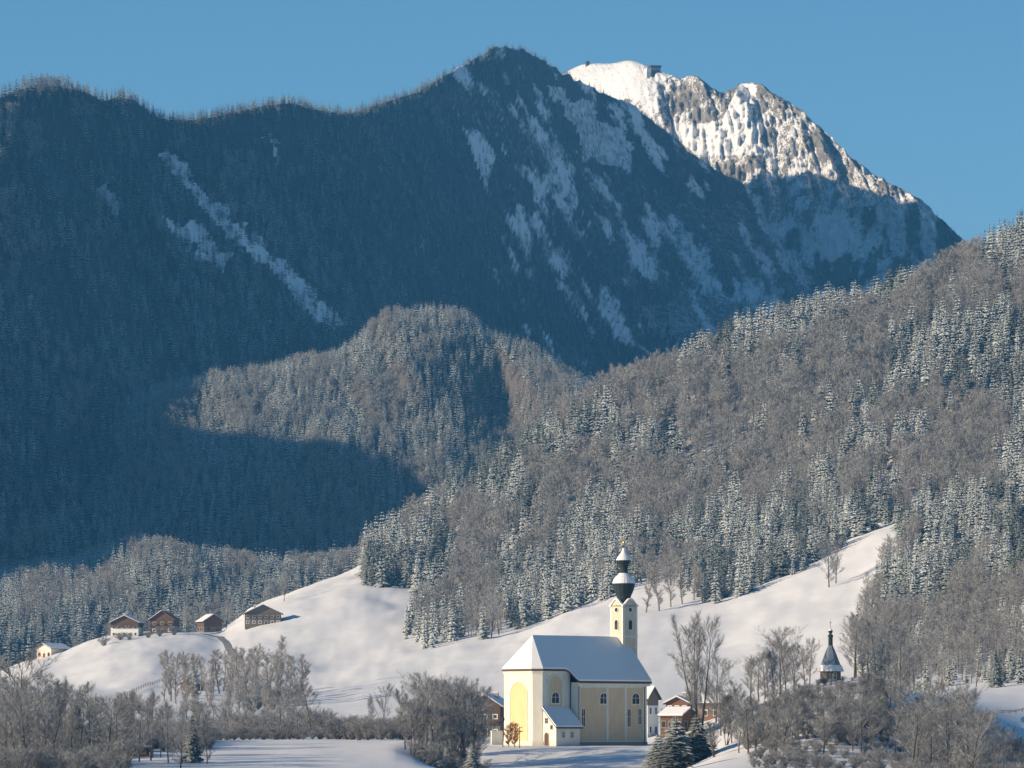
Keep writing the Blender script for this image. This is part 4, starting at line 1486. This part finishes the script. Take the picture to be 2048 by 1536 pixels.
def fence(name, label, pts, n, h=1.3, m=None):
    e = empty(name, at_depth(*pts[0]))
    tag(e, label, "fence")
    o = np.array(at_depth(*pts[0]))
    seg = np.linspace(0, 1, n)
    P_ = [np.array(at_depth(np.interp(t, np.linspace(0, 1, len(pts)), [p_[0] for p_ in pts]), np.interp(t, np.linspace(0, 1, len(pts)), [p_[1] for p_ in pts]))) - o for t in seg]
    pm = MB().box(-.09, .09, -.09, .09, -.3, h).mesh("post", m)
    for q in P_:
        link("post", pm, e, tuple(q))
    for zz in (h * .55, h * .92):
        b_ = MB()
        for a, c_ in zip(P_[:-1], P_[1:]):
            b_.tube(a + (0, 0, zz), c_ + (0, 0, zz), .07, .07, 4)
        b_.build("rail", m, e)
    return e


fence("fence", "dark wooden fence running up the snowy meadow below the white farmhouse", [uD(235, 1398), uD(285, 1378), uD(332, 1356)], 22, 1.8, M["timber"])
fence("fence", "low wooden fence across the small snowfield at the right edge", [uD(1945, 1440), uD(2000, 1428), uD(2070, 1418)], 12, 1.0, M["timber_grey"])


def pole(name, label, cat, u, D, h, r, m):
    e = empty(name, at_depth(u, D))
    tag(e, label, cat)
    MB().tube((0, 0, -.5), (0, 0, h), r, r * .7, 8).build("shaft", m, e)
    return e


e = pole("utility_pole", "tall dark utility pole among the trees left of the church", "pole", 947, 935, 13.5, .17, M["timber"])
MB().box(-.8, .8, -.06, .06, 12.6, 12.75).build("crossarm", M["timber"], e)
e = pole("wooden_post", "pale wooden post beside the low shed at the lower left", "post", 305, 900, 4.6, .2, M["timber_grey"])
MB().lathe([(.26, 4.6), (.2, 4.85), (.02, 4.95)], 0, 0, 8).build("snow_cap", M["snow"], e)
e = pole("street_lamp", "slim dark lamp post standing in front of the churchyard wall", "lamp post", 1006, 962, 5.0, .09, M["iron"])
MB().lathe([(.12, 5.0), (.28, 5.15), (.34, 5.7), (.1, 5.95), (.02, 6.1)], 0, 0, 8).build("lantern", M["iron"], e)
e = pole("wayside_cross", "dark wooden cross standing before the yellow niche of the church", "cross", 1039, 958, 4.2, .09, M["timber"])
MB().box(-.75, .75, -.06, .06, 3.2, 3.38).build("crossbeam", M["timber"], e)


# ------------------------------------------------------------------ single trees of the foreground
def put(name, proto, u, D, hpx, wf, label, cat, group=None, sink=0.0):
    """a tree at column u and depth D whose height covers hpx photo pixels"""
    h = hpx * D / F
    p = at_depth(u, D)
    return tree(name, proto, (p[0], p[1], p[2] - sink), h, h * wf, rnd.uniform(0, 6.28), label, cat, group)


def cluster(n, name, protos, u_r, D_r, h_r, wf, label, group, seed, cat="tree", fn=None, top=None):
    r = random.Random(seed)
    for i in range(n):
        t = (i + r.random()) / n
        u, D = u_r[0] + (u_r[1] - u_r[0]) * t, r.uniform(*D_r)
        h = r.uniform(*h_r)
        if fn: h *= fn(u)
        if top is not None:
            v0 = VH - G.ground(u, D) * F / D
            h = min(h, max(14, v0 - np.interp(u, *top)) * r.uniform(.75, 1.05))
        put(name, r.choice(protos), u, D, h, wf * r.uniform(.8, 1.2), label, cat, group)


# lower left thicket
tl = lambda u: np.interp(u, [-60, 40, 110, 200, 300, 420], [1.1, 1.15, .9, .9, .8, .62])
cluster(26, "bare_tree", BRN, (-70, 420), (835, 900), (95, 150), 1.0, "bare grey-brown tree of the thicket at the lower left corner", "bare trees of the lower left thicket", 31, fn=tl)
cluster(22, "bare_tree", BRN + BRM, (-70, 420), (930, 1050), (95, 150), 1.0, "bare grey-brown tree further back in the lower left thicket", "back row of the lower left thicket", 32, fn=tl)
cluster(16, "bush", BUSH, (-40, 260), (800, 850), (45, 80), 1.0, "snow-dusted bare bush at the foot of the lower left thicket", "bushes of the lower left thicket", 33, "bush")
put("bare_tree", BRN[1], 45, 925, 205, .95, "tallest bare tree of the lower left thicket, below the small warm house", "tree")
put("bare_tree", BRN[3], 92, 930, 165, .9, "slightly lower bare tree right of the tallest one in the lower left thicket", "tree")
put("spruce", SPN[0], 384, 868, 98, 1.15, "dark green spruce standing at the right end of the lower left thicket", "tree")
put("spruce", SPN[1], 155, 960, 115, .6, "narrow dark spruce rising from the middle of the lower left thicket", "tree")
put("spruce", SPN[0], 232, 862, 55, 1.0, "small snowy spruce beside the low shed at the lower left", "tree")
put("spruce", SPN[1], 45, 838, 75, 1.1, "broad snowy spruce in the lower left corner", "tree")
# birch grove on the meadow
gr = lambda u: np.interp(u, [320, 350, 420, 460, 540, 600], [.75, 1.0, .8, .9, 1.1, .8])
cluster(34, "birch", BRP, (325, 608), (1900, 2110), (75, 112), 1.1, "slender pale birch of the frosty grove on the meadow below the farmhouses", "birches of the meadow grove", 41, fn=gr)
cluster(12, "birch", BRP, (350, 600), (1640, 1760), (60, 90), 1.1, "pale birch along the lower edge of the meadow grove", "birches along the lower edge of the grove", 42)
put("spruce", SPR[1], 388, 1985, 62, 1.2, "single small dark spruce in the middle of the birch grove", "tree")
cluster(10, "bush", BUSH, (480, 600), (1850, 1990), (28, 45), 1.5, "dark frosty bush at the foot of the birch grove", "bushes under the birch grove", 43, "bush")
# row between meadow and lower snowfield
cluster(18, "bush", BUSH, (425, 690), (1090, 1240), (35, 70), 1.1, "frosted bare bush in the row along the lower snowfield", "bushes along the lower snowfield", 51, "bush")
cluster(8, "bare_tree", BRN, (430, 600), (1120, 1300), (55, 85), 1.0, "small bare tree in the bush row along the lower snowfield", "small trees along the lower snowfield", 52)
put("bare_tree", BRN[2], 622, 1180, 108, .9, "lone bare tree standing free on the white slope left of the church", "tree")
put("bare_tree", BRN[0], 558, 1090, 75, 1.2, "round-crowned bare tree in the bush row at the lower snowfield", "tree")
put("bare_tree", BRN[3], 765, 1130, 105, .6, "small bare tree with a compact crown above the clipped hedge", "tree")
put("bare_tree", BRN[2], 738, 1180, 80, .6, "thin bare sapling behind the clipped hedge", "tree")
cluster(14, "bush", BUSH, (688, 822), (1050, 1100), (48, 62), .9, "trimmed bare shrub of the hedge left of the tree clump", "shrubs of the hedge", 53, "bush")
# clump left of the church
cl = lambda u: np.interp(u, [800, 850, 900, 930, 1000], [.72, .95, 1.0, 1.02, .6])
cluster(17, "bare_tree", BRN + BRM[:1], (806, 955), (918, 950), (95, 165), 1.0, "bare grey-brown tree of the dense clump left of the church", "trees of the clump left of the church", 61, fn=cl)
cluster(9, "bare_tree", BRN + BRM, (830, 990), (1040, 1150), (100, 140), .9, "bare tree behind the dense clump, next to the timber houses", "trees by the timber houses", 62, fn=cl)
put("bare_tree", BRM[0], 905, 938, 185, .8, "tallest bare tree of the clump left of the church", "tree")
cluster(8, "bush", BUSH, (840, 965), (900, 935), (30, 52), 1.4, "dark snow-capped bush below the clump left of the church", "dark bushes below the clump", 63, "bush")
cluster(4, "spruce", SPN, (870, 950), (895, 920), (45, 70), 1.3, "low dark snow-capped conifer below the clump left of the church", "low conifers below the clump", 64)
M["rust"] = m_twigs("rust leaves", (0.33, 0.15, 0.05), (0.42, 0.21, 0.08), 0.1)
rb = bare_meshes("rusty", 290, M["rust"], M["bark"], .42, 12, 8, 7, .9, 3, .1, .008, .09)
put("sapling", rb, 1030, 961, 48, .9, "small sapling with rust-brown leaves before the yellow niche", "tree")
put("sapling", rb, 1018, 963, 36, .9, "smaller rust-brown sapling between the lamp post and the niche", "tree")
# right of the church
put("spruce", SPN[1], 1352, 925, 112, 2.1, "broad snow-laden spruce at the right corner of the church", "tree")
put("spruce", SPN[0], 1316, 915, 84, 2.2, "snow-laden spruce low at the left of the broad one by the church", "tree")
put("spruce", SPN[0], 1394, 930, 98, 2.1, "dark spruce leaning on the right of the broad one by the church", "tree")
put("spruce", SPN[1], 1342, 884, 74, 2.4, "lowest snowy spruce of the group at the church corner, at the frame's foot", "tree")
put("bare_tree", BRM[0], 1398, 985, 255, .72, "tallest bare tree with several upright stems right of the church", "tree")
put("bare_tree", BRN[1], 1432, 1010, 130, .9, "bare tree leaning out beside the many-stemmed tall one", "tree")
cluster(5, "bare_tree", BRN, (1325, 1480), (1080, 1180), (50, 85), 1.0, "small bare tree between the houses right of the church", "small trees between the houses", 71)
# knoll with the chapel
kn = lambda u: np.interp(u, [1500, 1560, 1620, 1650], [.8, 1.1, .8, .55])
cluster(11, "bare_tree", BRN, (1500, 1622), (1000, 1075), (80, 108), .95, "bare frosty tree on the knoll left of the chapel", "trees on the knoll", 72, fn=kn)
put("bare_tree", BRN[1], 1562, 1030, 128, 1.0, "round-crowned bare tree, tallest on the knoll left of the chapel", "tree")
cluster(13, "bush", BUSH, (1560, 1730), (990, 1012), (9, 17), 1.3, "low sunlit snowy shrub along the upper edge of the knoll", "shrubs on the knoll edge", 73, "bush")
ck = lambda u: np.interp(u, [1690, 1740, 1790, 1830], [.85, 1.0, .9, .6])
cluster(13, "bare_tree", BRN, (1700, 1835), (985, 1060), (110, 155), .95, "large dark bare tree right of the chapel on the knoll", "large trees right of the chapel", 74, fn=ck)
# shaded slope below the knoll
SLOPE_TOP = ([1400, 1480, 1560, 1620, 1700, 1730, 1850], [1385, 1365, 1350, 1362, 1358, 1325, 1350])
cluster(50, "bare_tree", BRN + BRM, (1425, 1860), (880, 965), (70, 115), 1.0, "thin bare tree on the shaded slope below the chapel", "trees on the shaded slope", 75, top=SLOPE_TOP)
cluster(16, "bush", BUSH, (1500, 1850), (850, 930), (35, 70), 1.1, "bare shrub on the shaded slope below the chapel", "shrubs on the shaded slope", 76, "bush", top=SLOPE_TOP)
cluster(3, "spruce", SPN, (1700, 1800), (900, 950), (65, 95), 1.0, "dark spruce hidden among bare trees on the shaded slope", "spruces on the shaded slope", 77)
# lower right corner
cr_ = lambda u: np.interp(u, [1810, 1900, 1960, 2010, 2060], [.9, 1.05, .85, .6, .4])
cluster(24, "bare_tree", BRN, (1815, 2050), (835, 905), (120, 165), .95, "sunlit grey-brown bare tree in the lower right corner", "trees of the lower right corner", 81, fn=cr_)
cluster(10, "bush", BUSH, (1800, 2050), (800, 850), (45, 70), 1.2, "bare bush at the foot of the lower right trees", "bushes of the lower right corner", 82, "bush")
# lone trees at the wood's edge
p = on_g(1992, 1375)
put("spruce", SPN[1], 1992, p[1], 78, .75, "lone snowy spruce at the foot of the right wood above the small snowfield", "tree")
p = on_g(1660, 1174)
put("bare_tree", BRN[1], 1658, p[1], 92, .9, "bare tree with twin stems on the white slope under the wood's edge", "tree")
put("bare_tree", BRN[0], 1672, p[1] + 8, 80, .9, "bare tree just right of the twin-stemmed one on the white slope", "tree")
for k, (uu, vv) in enumerate([(1292, 1225), (1318, 1222), (1342, 1214), (1365, 1208), (1388, 1200), (1405, 1205)]):
    q = on_g(uu, vv)
    put("bare_tree", BRP[k % 3], uu, q[1], [85, 95, 80, 88, 75, 70][k], 1.2, "pale bare tree in the row on the snow right of the church tower", "tree", "row of trees right of the tower")
# round the farmhouses
put("bare_tree", BRF[1], 278, 2590, 88, 1.1, "large bare tree towering behind the white farmhouse", "tree")
put("bare_tree", BRF[0], 395, 2600, 62, 1.3, "bare tree rising behind the gap left of the small barn", "tree")
put("bare_tree", BRF[2], 372, 2585, 50, 1.3, "lower bare tree beside the dark brown farmhouse", "tree")
put("bare_tree", BRF[1], 452, 2570, 55, 1.2, "bare tree at the right gable of the small barn", "tree")
put("bare_tree", BRF[0], 568, 2590, 48, .9, "small bare tree at the right end of the wide farmhouse", "tree")
cluster(6, "bush", BUSH, (205, 350), (2465, 2490), (14, 24), 1.5, "small bare shrub on the bank before the hilltop farmhouses", "shrubs before the farmhouses", 91, "bush")


# ------------------------------------------------------------------ undergrowth nobody could count
BUSH_SRC = []
for o in bpy.data.objects:
    if o.type == "EMPTY" and o.name.split(".")[0] == "bush":
        k = src(o)
        if all(k[1].data != b[1].data for b in BUSH_SRC): BUSH_SRC.append(k)


def undergrowth(name, label, poly, D_r, spacing, h_r, seed):
    r = np.random.default_rng(seed)
    u, v, p = G.scatter(spacing, lambda u, v: poly_mask(u, v, poly), 7.0, (-250, 2300), seed)
    k = (p[:, 1] > D_r[0]) & (p[:, 1] < D_r[1]) & (fbm(u / 24, p[:, 1] / 9, seed, 3) > -.42)
    p = p[k]
    n = len(p)
    h = r.uniform(*h_r, n) * r.uniform(.6, 1.2, n)
    mass(name, p, sizes(h, h * r.uniform(.9, 1.5, n)), r.uniform(0, 6.28, n), r.integers(0, len(BUSH_SRC), n), BUSH_SRC, label, "undergrowth")


undergrowth("undergrowth", "tangled bare undergrowth covering the shaded slope below the chapel",
            [(1440, 1440), (1450, 1436), (1500, 1400), (1600, 1372), (1700, 1352), (1800, 1380), (1900, 1430), (2060, 1500), (2060, 1700), (1560, 1700), (1490, 1490)], (838, 985), 4.0, (1.2, 3.2), 801)
undergrowth("undergrowth", "tangled bare undergrowth filling the thicket at the lower left",
            [(-200, 1465), (330, 1465), (420, 1480), (420, 1500), (300, 1505), (215, 1520), (215, 1800), (-200, 1800)], (820, 1100), 2.5, (1.5, 4.5), 811)
undergrowth("undergrowth", "low bare undergrowth between meadow and lower snowfield",
            [(420, 1468), (690, 1470), (830, 1470), (830, 1484), (430, 1490)], (1080, 1330), 5.5, (1.5, 4.0), 821)

# ------------------------------------------------------------------ air
hz = MB()
hz.box(-15000, 15000, -1500, 21000, -43.5, 1500)
hm_ = bpy.data.materials.new("haze")
hm_.use_nodes = True
ht_ = hm_.node_tree
ht_.nodes.remove(ht_.nodes["Principled BSDF"])
pv = ht_.nodes.new("ShaderNodeVolumePrincipled")
pv.inputs["Color"].default_value = (0.12, 0.50, 1.0, 1)
pv.inputs["Density"].default_value = 3.8e-5
pv.inputs["Anisotropy"].default_value = 0.0
ht_.links.new(pv.outputs[0], ht_.nodes["Material Output"].inputs["Volume"])
hz_o = hz.build("haze", hm_)
hz_o["kind"] = "stuff"
